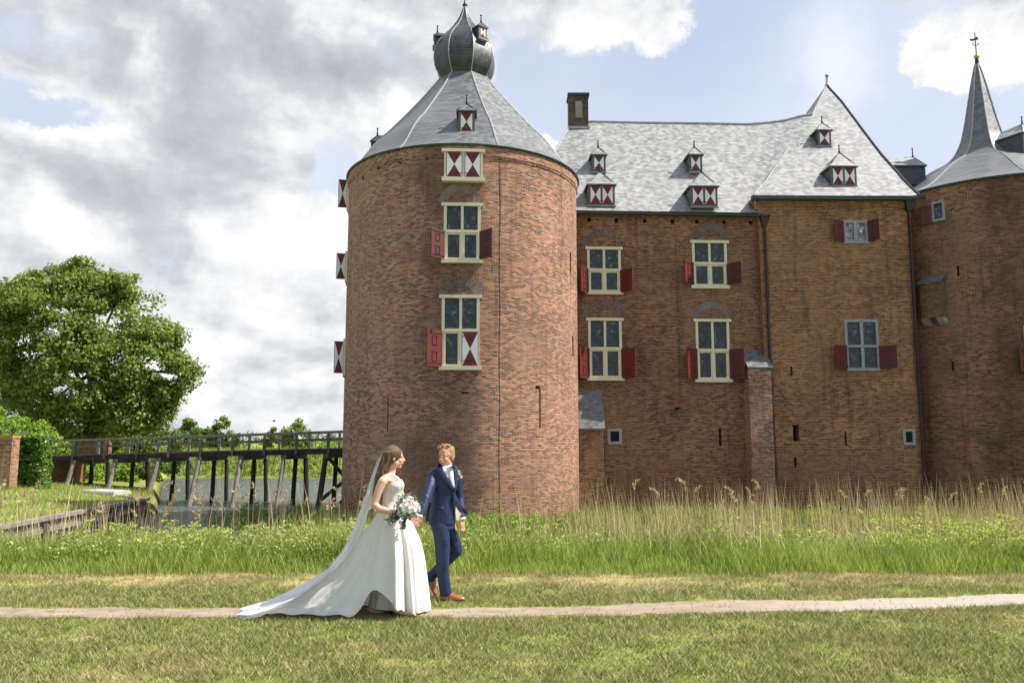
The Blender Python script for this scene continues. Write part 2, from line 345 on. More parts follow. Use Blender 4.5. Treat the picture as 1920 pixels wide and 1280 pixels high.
def ground_color(t, pos):
    n1 = t.noise(pos, .55, 5, .6); n2 = t.noise(pos, 2.6, 5, .65); n3 = t.noise(pos, 14., 4, .7)
    g = t.mix(t.mr(n3, .3, .7), (.115, .15, .028), (.27, .30, .075))
    dry = t.m('ADD', t.m('MULTIPLY', n1, .6), t.m('MULTIPLY', n2, .4))
    sx, sy, sz = t.sep(pos)
    # mown, dried strip beside the tall grass and worn edges of the path
    strip = t.m('MULTIPLY', t.mr(sy, 10.1, 10.7, 0, 1, True), t.mr(sy, 11.2, 11.8, 1, 0, True))
    g = t.mix(t.mr(t.m('ADD', dry, t.m('MULTIPLY', strip, .12)), .51, .66, 0, .8), g, (.44, .34, .17))
    return g, n3, dry, strip
m, t = mat('lawn_soil'); pos = t.node('ShaderNodeNewGeometry').outputs['Position']
g, n3, dry, strip = ground_color(t, pos)
sx, sy, sz = t.sep(pos)
g = t.mix(t.mr(t.noise(pos, 6., 5, .7), .58, .68, 0, .8), g, (.10, .07, .04))
g = t.mix(t.mr(sz, -1.0, -1.5, 0, 1), g, (.035, .04, .02))
far = t.mix(t.noise(t.vm('MULTIPLY', pos, (.3, 1, 1)), .12, 5, .6), (.20, .27, .05), (.36, .40, .11))
g = t.mix(t.mr(sy, 60, 72, 0, 1), g, far)
finish(t, g, .95, t.bump(t.noise(pos, 30., 4, .7), .8, .02), .1); M['lawn'] = m
m, t = mat('lawn_blade'); pos = t.node('ShaderNodeNewGeometry').outputs['Position']
g, n3, dry, strip = ground_color(t, t.vm('MULTIPLY', pos, (1, 1, 0)))
u, v, _ = t.sep(t.node('ShaderNodeTexCoord').outputs['UV'])
g = t.mix(t.mr(u, .62, .85, 0, .9), g, (.58, .50, .27)); g = t.mix(t.mr(u, .0, .38, .85, 0), g, (.06, .10, .015))
b = t.node('ShaderNodeBsdfPrincipled', {'Base Color': g, 'Roughness': .6, 'Specular IOR Level': .3})
tr = t.node('ShaderNodeBsdfTranslucent', {'Color': g}); mx = t.node('ShaderNodeMixShader', {0: .3, 1: b.outputs[0], 2: tr.outputs[0]})
t.node('ShaderNodeOutputMaterial', {'Surface': mx.outputs[0]}); M['lawnblade'] = m
m, t = mat('path_sand'); pos = t.node('ShaderNodeNewGeometry').outputs['Position']
n = t.noise(t.vm('MULTIPLY', pos, (1, 2.5, 1)), 2.2, 6, .65)
c = t.mix(t.mr(n, .35, .65), (.265, .205, .15), (.38, .31, .235)); c = t.mix(t.mr(t.noise(pos, 5., 5, .7), .57, .66, 0, .75), c, (.17, .12, .085))
c = t.mix(t.mr(t.sep(pos)[0], 1.8, 4.2, 0, .7, True), c, (.42, .38, .33))
finish(t, c, .95, t.bump(t.noise(pos, 60., 4, .7), .7, .008), .1); M['path'] = m
m, t = mat('moat_water'); pos = t.node('ShaderNodeNewGeometry').outputs['Position']
h = t.m('ADD', t.noise(t.vm('MULTIPLY', pos, (1, 1.8, 1)), 2.6, 4, .6), t.m('MULTIPLY', t.noise(pos, 11., 3, .6), .35))
finish(t, (.08, .095, .105), .2, t.bump(h, 1., .4), .8); M['water'] = m

# ---------------------------------------------------------------- terrain, path, water
def sstep(a, b, x): t_ = np.clip((x - a) / (b - a), 0, 1); return t_ * t_ * (3 - 2 * t_)
WATER = -1.5
def height(X, Y):
    near = -2.6 * sstep(12.6, 17.6, Y)
    edge = 25.8 + .05 * (X + 2) ** 2
    edge = np.minimum(edge, 30.0)
    isl = -2.6 + 1.35 * sstep(edge - 1.2, edge + .3, Y) * sstep(-9.6, -8.0, X)
    isl = np.where(Y > 62, -2.6, isl)
    lx = -16.2 - np.clip(Y - 38, 0, 40) * .42
    left = -2.6 + 1.75 * sstep(.6, -.6, X - lx) * sstep(20.5, 23.5, Y)
    left = left + np.where(left > -1.0, sstep(-1, 14, lx - X) * .9, 0)
    far = -2.6 + 3.0 * sstep(72.5, 76, Y) + .25 * sstep(76, 110, Y)
    return np.maximum.reduce([near, isl, left, far])
xs = np.concatenate([[-4000, -1500, -600, -250, -120, -80], np.arange(-60, 60.1, .5), [80, 120, 250, 600, 1500, 4000]])
ys = np.concatenate([[-60, -20, 0], np.arange(4, 34, .25), np.arange(34, 90, .5), [95, 110, 150, 250, 500, 1000, 2500, 6000]])
GX, GY = np.meshgrid(xs, ys); GZ = height(GX, GY)
me = bpy.data.meshes.new('ground'); nx = len(xs); ny = len(ys)
vv = np.stack([GX.ravel(), GY.ravel(), GZ.ravel()], 1)
ff = [(j * nx + i, j * nx + i + 1, (j + 1) * nx + i + 1, (j + 1) * nx + i) for j in range(ny - 1) for i in range(nx - 1)]
me.from_pydata(vv.tolist(), [], ff); me.materials.append(M['lawn']); me.polygons.foreach_set('use_smooth', [True] * len(ff))
o = bpy.data.objects.new('ground', me); C.objects.link(o); tag(o, kind='structure')
wm = MB(); wm.face([(-300, 13, WATER), (300, 13, WATER), (300, 76, WATER), (-300, 76, WATER)]); tag(wm.build('water', M['water']), kind='structure')
PE = [(-14, 8.45, 9.1), (-5.7, 8.60, 9.10), (-2.5, 8.62, 9.06), (0, 8.64, 9.08), (1.2, 8.72, 9.25), (2.1, 8.84, 9.50), (3.85, 8.95, 9.52), (5.9, 9.28, 9.88), (14, 11.0, 11.8)]
def path_edges(X): return (np.interp(X, [p[0] for p in PE], [p[1] for p in PE]), np.interp(X, [p[0] for p in PE], [p[2] for p in PE]))
pm = MB(); px_ = np.arange(-14, 14.05, .1); rows = []
for X in px_:
    a, b = path_edges(X); a += random.uniform(-.035, .035); b += random.uniform(-.045, .045); a += .035 * math.sin(X * 5.1) + .03 * math.sin(X * 13.7 + 1) + random.uniform(-.02, .02); b += .04 * math.sin(X * 4.3 + 2) + .03 * math.sin(X * 11.2) + random.uniform(-.02, .02)
    rows.append([Vector((X, a, .004)), Vector((X, b, .004))])
pm.rings([list(r) for r in rows], caps=False, closed=False); tag(pm.build('path', M['path']), kind='structure')

# ---------------------------------------------------------------- grass and reeds
def blades(name, X, Y, Z, H, W, lean, mt, lab, cat, seg=2, wind=(0, 0), kind='stuff'):
    n = len(X); th = rng.uniform(0, 2 * np.pi, n); sx, sy = np.cos(th) * W / 2, np.sin(th) * W / 2
    la = rng.uniform(0, 2 * np.pi, n); lx = np.cos(la) * lean * H + wind[0] * H; ly = np.sin(la) * lean * H + wind[1] * H
    quads = []; uvs = []; rnd = rng.random(n)
    for s in range(seg):
        t0, t1 = s / seg, (s + 1) / seg; w0, w1 = 1 - t0 ** 2 * .9, max(.06, 1 - t1 ** 2 * .97)
        c0 = np.stack([X + lx * t0 ** 2, Y + ly * t0 ** 2, Z + H * t0 * (1 - .15 * lean * t0)], 1); c1 = np.stack([X + lx * t1 ** 2, Y + ly * t1 ** 2, Z + H * t1 * (1 - .15 * lean * t1)], 1)
        d = np.stack([sx, sy, 0 * sx], 1)
        quads.append(np.stack([c0 - d * w0, c0 + d * w0, c1 + d * w1, c1 - d * w1], 1))
        uvs.append(np.stack([np.stack([rnd, rnd * 0 + t0], 1)] * 2 + [np.stack([rnd, rnd * 0 + t1], 1)] * 2, 1))
    V = np.concatenate(quads).reshape(-1, 3); U = np.concatenate(uvs).reshape(-1, 2)
    o = npmesh(name, V, None, mt, uv=U); return tag(o, lab, cat, kind=kind)
def vnoise(x, y, s, seed=0):
    g = np.random.default_rng(seed).random((128, 128)); x = x * s + 500; y = y * s + 500
    i = np.floor(x).astype(int); j = np.floor(y).astype(int); fx = x - i; fy = y - j; fx = fx * fx * (3 - 2 * fx); fy = fy * fy * (3 - 2 * fy)
    G = lambda a, b: g[a % 128, b % 128]
    return (G(i, j) * (1 - fx) + G(i + 1, j) * fx) * (1 - fy) + (G(i, j + 1) * (1 - fx) + G(i + 1, j + 1) * fx) * fy
def lawn_pts(n, y0, y1):
    Y = rng.uniform(y0, y1, n); X = rng.uniform(-1, 1, n) * (Y * .68 + 1.2)
    a, b = path_edges(X); inside = (Y > a - .02) & (Y < b + .02); keep = ~inside | (rng.random(n) < .02)
    return X[keep], Y[keep]
X, Y = lawn_pts(330000, 5.2, 11.6)
dens = vnoise(X, Y, 2.2, 3) * .6 + vnoise(X, Y, 7., 4) * .4
strip = np.clip((Y - 10.1) / .5, 0, 1) * .18
k = rng.random(len(X)) < np.clip((dens - strip) * 2.2, .15, 1); X, Y = X[k], Y[k]; dens = dens[k]
H = rng.uniform(.022, .06, len(X)) * (.55 + dens)
blades('lawn_grass', X, Y, 0 * X, H, rng.uniform(.005, .010, len(X)), .8, M['lawnblade'], 'short mown lawn grass, green with dry straw patches, either side of the path', 'grass', seg=1)

def band(n, y0, y1, spread=.72, x0=None, x1=None):
    Y = rng.uniform(y0, y1, n); X = rng.uniform(-1, 1, n) * (Y * spread + 2) if x0 is None else rng.uniform(x0, x1, n); return X, Y
X, Y = band(70000, 11.15, 14.2)
edge = 11.12 + .35 * (vnoise(X, 0 * X, 1.3, 8) - .5) + .2 * (vnoise(X, 0 * X, 5, 9) - .5)
k = Y > edge + rng.exponential(.08, len(X)); X, Y = X[k], Y[k]
hn = vnoise(X, Y, 1.2, 5) * .6 + vnoise(X, Y, 4.5, 55) * .4; H = rng.uniform(.12, .42, len(X)) * (.3 + 1.3 * hn) * np.clip(.45 + (Y - 11.2) * .6, .4, 1.25)
blades('tall_grass', X, Y, height(X, Y), H, rng.uniform(.006, .012, len(X)), .42, M['blade'], 'band of bright green tall grass behind the mown strip', 'tall grass', seg=3)
# reed leaves
X, Y = band(60000, 13.2, 20)
k = rng.random(len(X)) < np.where(X < -2.2, .45, .9); X, Y = X[k], Y[k]
Z = np.maximum(height(X, Y), -1.7); H = rng.uniform(.5, 1.25, len(X)) * (.65 + .6 * vnoise(X, Y, .7, 12)) * np.where(X < -1.5, .75, 1.0)
k = (Z + H) < 1.8 - Y * np.where(X < 1.2, .103, .091) + .25 * (vnoise(X, Y, 1.1, 81) - .5); X, Y, Z, H = X[k], Y[k], Z[k], H[k]
blades('reed_leaves', X, Y, Z, H, rng.uniform(.012, .024, len(X)), .28, M['reedg'], 'green young reed leaves growing in the shallow edge of the moat', 'reeds', seg=3)
# dry reed stalks
def stalks(n, x0, x1, y0, y1, h0, h1, seed):
    r = np.random.default_rng(seed); Y = r.uniform(y0, y1, n); X = r.uniform(x0, x1, n)
    k = r.random(n) < .25 + 1.0 * vnoise(X, Y, .9, seed); return X[k], Y[k], r.uniform(h0, h1, k.sum()) * (.62 + .5 * vnoise(X[k], Y[k], .8, seed + 1))
parts = [stalks(5200, -.2, 13.5, 14.6, 19.5, 2.0, 3.0, 21), stalks(1300, 3.5, 13.5, 13.8, 17.5, 1.8, 2.8, 22), stalks(400, 1.5, 6, 13.3, 15, 1.2, 1.9, 26), stalks(1000, -12.5, -2, 14.0, 18.5, 1.35, 2.3, 23), stalks(500, -3.5, .5, 14.5, 18, 1.5, 2.4, 24), stalks(420, -13, -7, 14.5, 18.5, 2.0, 2.9, 25)]
X = np.concatenate([p[0] for p in parts]); Y = np.concatenate([p[1] for p in parts]); H = np.concatenate([p[2] for p in parts])
Z = np.maximum(height(X, Y), -1.75); right_ = X > -1.0
H = np.where(right_, 1.8 - Y * (rng.triangular(.030, .062, .096, len(X)) + .022 * (.5 - vnoise(X, Y, .9, 61))) - Z, H)
kk = (X < -1.4) | (vnoise(X, Y, .75, 91) * .6 + vnoise(X, Y, 2.6, 92) * .4 > rng.uniform(.25, .62, len(X))) & (X > 1.5 + .5 * rng.normal(0, 1, len(X))) | (rng.random(len(X)) < .14); X, Y, Z, H = X[kk], Y[kk], Z[kk], H[kk]
blades('dry_reeds', X, Y, Z, H, rng.uniform(.010, .020, len(X)), .10, M['straw'], 'last year\'s dry straw coloured reed stalks standing in front of the castle walls', 'dry reeds', seg=4, wind=(-.02, 0))
# broken, leaning straws low down
X, Y = band(9000, 13.6, 18.5); X2, Y2 = band(3800, 12.0, 14.0, x0=-4, x1=8); k2 = vnoise(X2, Y2, 1.1, 71) > .42; X = np.concatenate([X, X2[k2]]); Y = np.concatenate([Y, Y2[k2]]); Z = np.maximum(height(X, Y), -1.6) + .0; H = rng.uniform(.5, 1.3, len(X)); kk = ((Z + H) < 1.8 - .088 * Y) & ((X < -1.4) | (X > 1.2) | (rng.random(len(X)) < .3)); X, Y, Z, H = X[kk], Y[kk], Z[kk], H[kk]
blades('bent_straw', X, Y, Z, H, rng.uniform(.006, .011, len(X)), .6, M['straw'], 'bent and broken pale straw tangled low among the reeds', 'straw', seg=3)
# plumes on a few stalks
def plumes():
    n = 96; X = np.concatenate([rng.uniform(-12, -2.5, 70), rng.uniform(2.2, 12.5, 26)]); Y = rng.uniform(14.2, 18.5, n); Z0 = np.maximum(height(X, Y), -1.75)
    top = 1.8 - Y * np.where(X > -1, rng.uniform(.045, .085, n), rng.uniform(.055, .10, n)); V = []; U = []
    for i in range(n):
        dx = rng.uniform(.05, .14) * random.choice((-1, 1, 1))
        for k in range(16):
            s = k / 16; c = np.array([X[i] + dx * s ** 2 * 1.4, Y[i], top[i] + .26 * s - .10 * s * s])
            d = rng.normal(0, 1, 3) * .022 * (1.2 - s) + np.array([dx * .15, 0, -.01]); e = rng.normal(0, 1, 3) * .009
            V.append([c, c + d + e, c + d * 1.5 + (0, 0, .035), c + e + (0, 0, .03)]); U.append([[.3 + random.random() * .4, 0]] * 4)
        # stalk
        w_ = .006; b = np.array([X[i], Y[i], Z0[i]]); tpt = np.array([X[i], Y[i], top[i]]); V.append([b - (w_, 0, 0), b + (w_, 0, 0), tpt + (w_ * .6, 0, 0), tpt - (w_ * .6, 0, 0)]); U.append([[.5, 0]] * 4)
    return tag(npmesh('reed_plumes', np.array(V).reshape(-1, 3), None, M['straw'], uv=np.array(U).reshape(-1, 2)), 'drooping feathery reed plumes on tall stalks above the water', 'reed plumes', kind='stuff')
plumes()
# leaf scatter
def leafcloud(P, size, nrm=None, flat=.0, aspect=.62, g=rng):
    n = len(P); a = g.normal(0, 1, (n, 3)); 
    if nrm is not None: a = a * .75 + nrm * 1.0
    a /= np.linalg.norm(a, axis=1, keepdims=True); b = g.normal(0, 1, (n, 3)); b -= (b * a).sum(1, keepdims=True) * a; b /= np.linalg.norm(b, axis=1, keepdims=True); c = np.cross(a, b)
    s = (size * g.uniform(.6, 1.35, n))[:, None]; b *= s / 2; c *= s / 2 * aspect
    V = np.stack([P - b, P - c * 1.0 + a * s * .12, P + b, P + c * 1.0 + a * s * .12], 1).reshape(-1, 3)
    r = g.random(n); U = np.repeat(np.stack([r, g.random(n)], 1), 4, 0); return V, U
def clumps(name, clist, per, size, mt, lab=None, cat=None, parent=None, kind=None, shell=.45, aspect=.62, squash=1., extra=None):
    """clist: array (n,4) centre and radius; leaves on the outer shell of every clump"""
    c = np.repeat(np.array(clist), per, 0); n = len(c); d = rng.normal(0, 1, (n, 3)); d /= np.linalg.norm(d, axis=1, keepdims=True)
    r = c[:, 3] * (1 - shell * rng.random(n) ** 1.5) * (1 + rng.normal(0, .10, n)); P = c[:, :3] + d * r[:, None] * np.array([1, 1, squash])
    V, U = leafcloud(P, np.full(n, size), d + np.array([0, 0, .5]), aspect=aspect)
    return tag(npmesh(name, V, None, mt, uv=U, parent=parent), lab, cat, kind=kind)
# cow parsley: stems, leaf fluff, flat umbels
def parsley(xr, yr, n, hr, seed, lab):
    r = np.random.default_rng(seed); X = r.uniform(*xr, n); Y = r.uniform(*yr, n); k = vnoise(X, Y, .8, seed) > .3; X, Y = X[k], Y[k]; n = len(X)
    Z = height(X, Y); H = r.uniform(*hr, n) * (.6 + .6 * vnoise(X, Y, .9, seed + 3)); P = []; 
    for i in range(n):
        m_ = 34; q = r.normal(0, 1, (m_, 3)) * [.13, .13, .0] + [X[i], Y[i], Z[i]]; q[:, 2] += r.beta(2.2, 1.5, m_) * H[i]; P.append(q)
        for _ in range(3):
            c = np.array([X[i] + r.normal(0, .10), Y[i] + r.normal(0, .1), Z[i] + H[i] * r.uniform(.85, 1.08)]); P.append(c + r.normal(0, 1, (16, 3)) * [.035, .035, .008])
    P = np.concatenate(P); V, U = leafcloud(P, np.full(len(P), .034), aspect=.7, g=r)
    return tag(npmesh('cow_parsley', V, None, M['herb'], uv=U), lab, 'wild flowers', kind='stuff')
parsley((-11, -.6), (12.0, 15.0), 900, (.32, .62), 31, 'yellow green cow parsley in the tall grass on the left bank of the moat')
parsley((5.6, 12), (12.3, 15.0), 620, (.32, .72), 32, 'pale flowering cow parsley in the tall grass at the right of the picture')
parsley((-.8, 6.5), (12.6, 15.5), 300, (.25, .6), 33, 'scattered cow parsley among the reeds behind the groom')
# greenery at the tower's foot, under the walls and on the far bank
X, Y = band(9000, 26.2, 34.4, x0=-8.5, x1=19); ok = ((X + 2.1) ** 2 + (Y - 34.4) ** 2 > 5.1 ** 2); X, Y = X[ok], Y[ok]
blades('bank_grass', X, Y, height(X, Y) - .05, rng.uniform(.3, .8, len(X)), rng.uniform(.02, .04, len(X)), .4, M['blade'], 'rough green grass along the foot of the castle', 'grass', seg=2)
X, Y = band(30000, 74.0, 84, x0=-62, x1=-5)
blades('far_bank_grass', X, Y, height(X, Y) - .1, rng.uniform(.4, 1.0, len(X)), rng.uniform(.05, .11, len(X)), .35, M['blade'], 'thick green grass on the far bank of the moat beyond the bridge', 'grass', seg=2)
X, Y = band(24000, 23.5, 44, x0=-30, x1=-16.4); ok = X < -16.6 - np.clip(Y - 38, 0, 40) * .42; X, Y = X[ok], Y[ok]
blades('quay_grass', X, Y, height(X, Y) - .03, rng.uniform(.08, .26, len(X)), rng.uniform(.015, .03, len(X)), .5, M['blade'], 'grass on the level bank behind the timber quay', 'grass', seg=2)
cl = [(at(930, 990, 27.5).x + random.uniform(-1.3, 1.6), 27.3 + random.uniform(-.6, 1.2), -1.05 + random.uniform(0, .25), random.uniform(.18, .34)) for _ in range(26)]
cl += [(random.uniform(2.2, 16), random.uniform(27, 32), -1.1 + random.uniform(0, .3), random.uniform(.2, .4)) for _ in range(60)]
clumps('bank_herbs', cl, 150, .075, M['leafy'], 'low leafy nettles and herbs at the foot of the round tower', 'herbs', kind='stuff')
cl = [(random.uniform(-11.2, -8.5), random.uniform(29, 37), -1.35 + random.uniform(0, .3), random.uniform(.3, .5)) for _ in range(46)]
clumps('shore_rushes', cl, 150, .10, M['leafd'], 'dark green rushes where the round tower meets the water', 'rushes', kind='stuff', aspect=.3)

# ================================================================ CASTLE
UP = Vector((0, 0, 1))
castle = empty('castle', (6, 34.5, -1.25), 'brown brick moated castle with round corner towers, red and white shutters and grey slate roofs', 'castle')
def wall(name, mapf, u0, u1, v0, v1, holes, du, mt, parent, depth=.32, label=None):
    """wall surface with real openings; holes = (ua, ub, va, vb[, depth])"""
    us = list(np.linspace(u0, u1, max(2, int(round((u1 - u0) / du)) + 1))); vs = [v0, v1]
    for h in holes: us += [h[0], h[1]]; vs += [h[2], h[3]]
    def uniq(a, e):
        a = sorted(a); r = [a[0]]
        for q in a[1:]:
            if q - r[-1] > e: r.append(q)
        return r
    hu = [q for h in holes for q in h[:2]]
    us = [q for q in us if q in hu or all(abs(q - e) > .03 for e in hu)]
    us = uniq(us, 1e-5); vs = uniq(vs, 1e-5); b = MB()
    for i in range(len(us) - 1):
        for j in range(len(vs) - 1):
            uc = (us[i] + us[i + 1]) / 2; vc = (vs[j] + vs[j + 1]) / 2
            if any(h[0] < uc < h[1] and h[2] < vc < h[3] for h in holes): continue
            q = [(us[i], vs[j]), (us[i + 1], vs[j]), (us[i + 1], vs[j + 1]), (us[i], vs[j + 1])]
            b.face([mapf(a, c, 0) for a, c in q], q)
    for h in holes:
        a, c, e, g = h[:4]; d = h[4] if len(h) > 4 else depth
        b.face([mapf(a, e, 0), mapf(c, e, 0), mapf(c, e, d), mapf(a, e, d)]); b.face([mapf(a, g, d), mapf(c, g, d), mapf(c, g, 0), mapf(a, g, 0)])
        b.face([mapf(a, e, d), mapf(a, g, d), mapf(a, g, 0), mapf(a, e, 0)]); b.face([mapf(c, e, 0), mapf(c, g, 0), mapf(c, g, d), mapf(c, e, d)])
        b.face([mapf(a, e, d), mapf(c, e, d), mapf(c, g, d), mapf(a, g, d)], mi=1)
    o = b.build(name, [mt, M['black']], parent)
    if label: o['label'] = label
    return o
class Cyl:
    def __init__(s, cx, cy, r): s.cx, s.cy, s.r = cx, cy, r
    def p(s, u, v, d=0.): th = u / s.r; return Vector((s.cx + math.sin(th) * (s.r - d), s.cy - math.cos(th) * (s.r - d), v))
    def hit(s, px, py):
        d = ray(px, py); a = d.x ** 2 + d.y ** 2; ox, oy = EYE.x - s.cx, EYE.y - s.cy
        b = ox * d.x + oy * d.y; c = ox * ox + oy * oy - s.r ** 2; disc = max(b * b - a * c, 0); t_ = (-b - math.sqrt(disc)) / a; q = EYE + d * t_
        return math.atan2(q.x - s.cx, -(q.y - s.cy)) * s.r, q.z
    def frame(s, u): th = u / s.r; return Vector((math.cos(th), math.sin(th), 0)), Vector((math.sin(th), -math.cos(th), 0))
class Pln:
    def __init__(s, a, b): s.a = Vector((*a, 0)); s.r = (Vector((*b, 0)) - s.a).normalized(); s.n = Vector((s.r.y, -s.r.x, 0))
    def p(s, u, v, d=0.): return s.a + s.r * u + UP * v - s.n * d
    def hit(s, px, py): d = ray(px, py); t_ = (s.a - EYE).dot(s.n) / d.dot(s.n); q = EYE + d * t_; return (q - s.a).dot(s.r), q.z
    def frame(s, u): return s.r, s.n
T1 = Cyl(-2.12, 34.4, 4.91); T2 = Cyl(23.0, 38.1, 5.5)
WA = Pln((1.9, 34.6), (11.2, 35.1)); WBk = Pln((10.85, 34.75), (18.6, 34.85))
def boxuv(S, x0, y0, x1, y1):
    xm = (x0 + x1) / 2; a = S.hit(x0, (y0 + y1) / 2)[0]; b = S.hit(x1, (y0 + y1) / 2)[0]; return a, b, S.hit(xm, y1)[1], S.hit(xm, y0)[1]
def shutter_panel(parent, O, r, n, x0, w_, z0, z1, open_ang=0., side=1, hour=False, mt='red', th=.045, lab=None):
    """hinged board; hinge at x0, extends by w_ towards side; open_ang swings it outwards"""
    mt = 'redh' if hour else mt
    d = r * side * math.cos(open_ang) + n * math.sin(open_ang); nn = (n * math.cos(open_ang) - r * side * math.sin(open_ang))
    H = O + r * x0; b = MB()
    P = lambda a, z, e: H + d * a + UP * z + nn * e
    c = [P(0, z0, 0), P(w_, z0, 0), P(w_, z0, th), P(0, z0, th), P(0, z1, 0), P(w_, z1, 0), P(w_, z1, th), P(0, z1, th)]
    b.hexa(c, 0)
    if hour:      # painted hour-glass on the outer face (both sides when seen edge on)
        for e in ((th + .004, -.004) if hour == 2 else (th + .004,)):
            q = [P(.015, z0 + .015, e), P(w_ - .015, z0 + .015, e), P(w_ - .015, z1 - .015, e), P(.015, z1 - .015, e)]; m_ = sum(q, Vector()) / 4
            b.face([q[0], q[1], m_], mi=0); b.face([q[2], q[3], m_], mi=0); b.face([q[1], q[2], m_], mi=1); b.face([q[3], q[0], m_], mi=1)
        for zz in (z0 + (z1 - z0) * .14, z0 + (z1 - z0) * .86): b.hexa([P(.01, zz, th), P(w_ * .8, zz, th), P(w_ * .8, zz, th + .012), P(.01, zz, th + .012), P(.01, zz + .03, th), P(w_ * .8, zz + .03, th), P(w_ * .8, zz + .03, th + .012), P(.01, zz + .03, th + .012)], 0)
    else:
        hh = z1 - z0
        for f0, f1 in ((.14, .42), (.58, .86)):    # raised battens that leave two sunk panels, plus strap hinges
            for a0, a1, g0, g1 in ((.32, .38, f0, f1), (.62, .68, f0, f1), (.38, .62, f0, f0 + .03), (.38, .62, f1 - .03, f1)):
                b.hexa([P(w_ * a0, z0 + hh * g0, -.022), P(w_ * a1, z0 + hh * g0, -.022), P(w_ * a1, z0 + hh * g0, -.001), P(w_ * a0, z0 + hh * g0, -.001), P(w_ * a0, z0 + hh * g1, -.022), P(w_ * a1, z0 + hh * g1, -.022), P(w_ * a1, z0 + hh * g1, -.001), P(w_ * a0, z0 + hh * g1, -.001)], 0)
                b.hexa([P(w_ * a0, z0 + hh * g0, th), P(w_ * a1, z0 + hh * g0, th), P(w_ * a1, z0 + hh * g0, th + .02), P(w_ * a0, z0 + hh * g0, th + .02), P(w_ * a0, z0 + hh * g1, th), P(w_ * a1, z0 + hh * g1, th), P(w_ * a1, z0 + hh * g1, th + .02), P(w_ * a0, z0 + hh * g1, th + .02)], 0)
        for zz in (.08, .9):
            for e0, e1 in ((th, th + .015), (-.016, -.001)):
                b.hexa([P(0, z0 + hh * zz, e0), P(w_ * .9, z0 + hh * zz, e0), P(w_ * .9, z0 + hh * zz, e1), P(0, z0 + hh * zz, e1), P(0, z0 + hh * zz + .03, e0), P(w_ * .9, z0 + hh * zz + .03, e0), P(w_ * .9, z0 + hh * zz + .03, e1), P(0, z0 + hh * zz + .03, e1)], 2)
    o = b.build('shutter', [M[mt], M['white'], M['darkmetal']], parent)
    if lab: o['label'] = lab
    return o
HOLES = {}
def cross_window(S, box, trans, glass='glass', fmt='cream', lights=(2, 2), sh=(), lab=None, mull=.10, fw=.11, lintel=True, closed=None, holes=None, off=0.):
    """cross-bar window in a real opening. trans = image row of the transom. sh = list of (side, y0, y1, width_px_full, angle)"""
    a, b_, z0, z1 = boxuv(S, *box); uc = (a + b_) / 2; w_ = (b_ - a); r, n = S.frame(uc); O = S.p(uc, 0, 0) ; hw = w_ / 2
    holes.append((a + .02, b_ - .02, z0 + .02, z1 - .02)); b = MB(); F0, F1 = -.10, .035 + off
    zt = S.hit((box[0] + box[2]) / 2, trans)[1] if trans else None
    B = lambda x0, x1, q0, q1, d0=F0, d1=F1: b.fbox(O, r, n, x0, x1, q0, q1, d0, d1)
    if lintel: B(-hw - .09, hw + .09, z1 - .10, z1 + .02, F0, F1 + .05); B(-hw - .08, hw + .08, z0 - .03, z0 + .12, F0, F1 + .07)
    else: B(-hw, hw, z1 - fw, z1); B(-hw, hw, z0, z0 + fw * 1.1, F0, F1 + .03)
    zt0, zt1 = (z0 + .12, z1 - .10) if lintel else (z0 + fw * 1.1, z1 - fw)
    B(-hw, -hw + fw, zt0, zt1); B(hw - fw, hw, zt0, zt1)
    if lights[0] > 1: B(-mull / 2, mull / 2, zt0, zt1)
    if zt:
        for q0, q1 in ((-hw + fw, -mull / 2), (mull / 2, hw - fw)): B(q0, q1, zt - .055, zt + .055, F0, F1 + .012)
        if fmt == 'cream':       # heavier casements in the lower lights
            for q0, q1 in ((-hw + fw, -mull / 2), (mull / 2, hw - fw)):
                if closed is not None and q0 > 0 and closed: continue
                for x0, x1, y0, y1 in ((q0, q0 + .05, zt0, zt - .055), (q1 - .05, q1, zt0, zt - .055), (q0 + .05, q1 - .05, zt0, zt0 + .06), (q0 + .05, q1 - .05, zt - .12, zt - .055)): B(x0, x1, y0, y1, F0, F1 - .03)
    o = b.build('window', M[fmt], castle)
    if lab: o['label'] = lab
    g = MB(); g.face([O + r * (-hw + .05) + UP * (z0 + .05) - n * .05, O + r * (hw - .05) + UP * (z0 + .05) - n * .05, O + r * (hw - .05) + UP * (z1 - .05) - n * .05, O + r * (-hw + .05) + UP * (z1 - .05) - n * .05],
                     [(-hw, z0), (hw, z0), (hw, z1), (-hw, z1)]); g.build('pane', M[glass], o)
    for s in sh:
        side, y0, y1, wf, ang, mt_ = s; q1 = S.hit((box[0] + box[2]) / 2, y0)[1]; q0 = S.hit((box[0] + box[2]) / 2, y1)[1]
        shutter_panel(o, O + n * (F1 + .01), r, n, side * (hw - .01), wf * w_, q0, q1, R(ang), side, mt=mt_)
    if closed is True: shutter_panel(o, O + n * (F1 - .03), r, n, mull / 2 + .005, hw - fw - mull / 2 + .06, zt0, zt - .06, 0, 1, hour=1)
    return o, O, r, n, hw, z0, z1
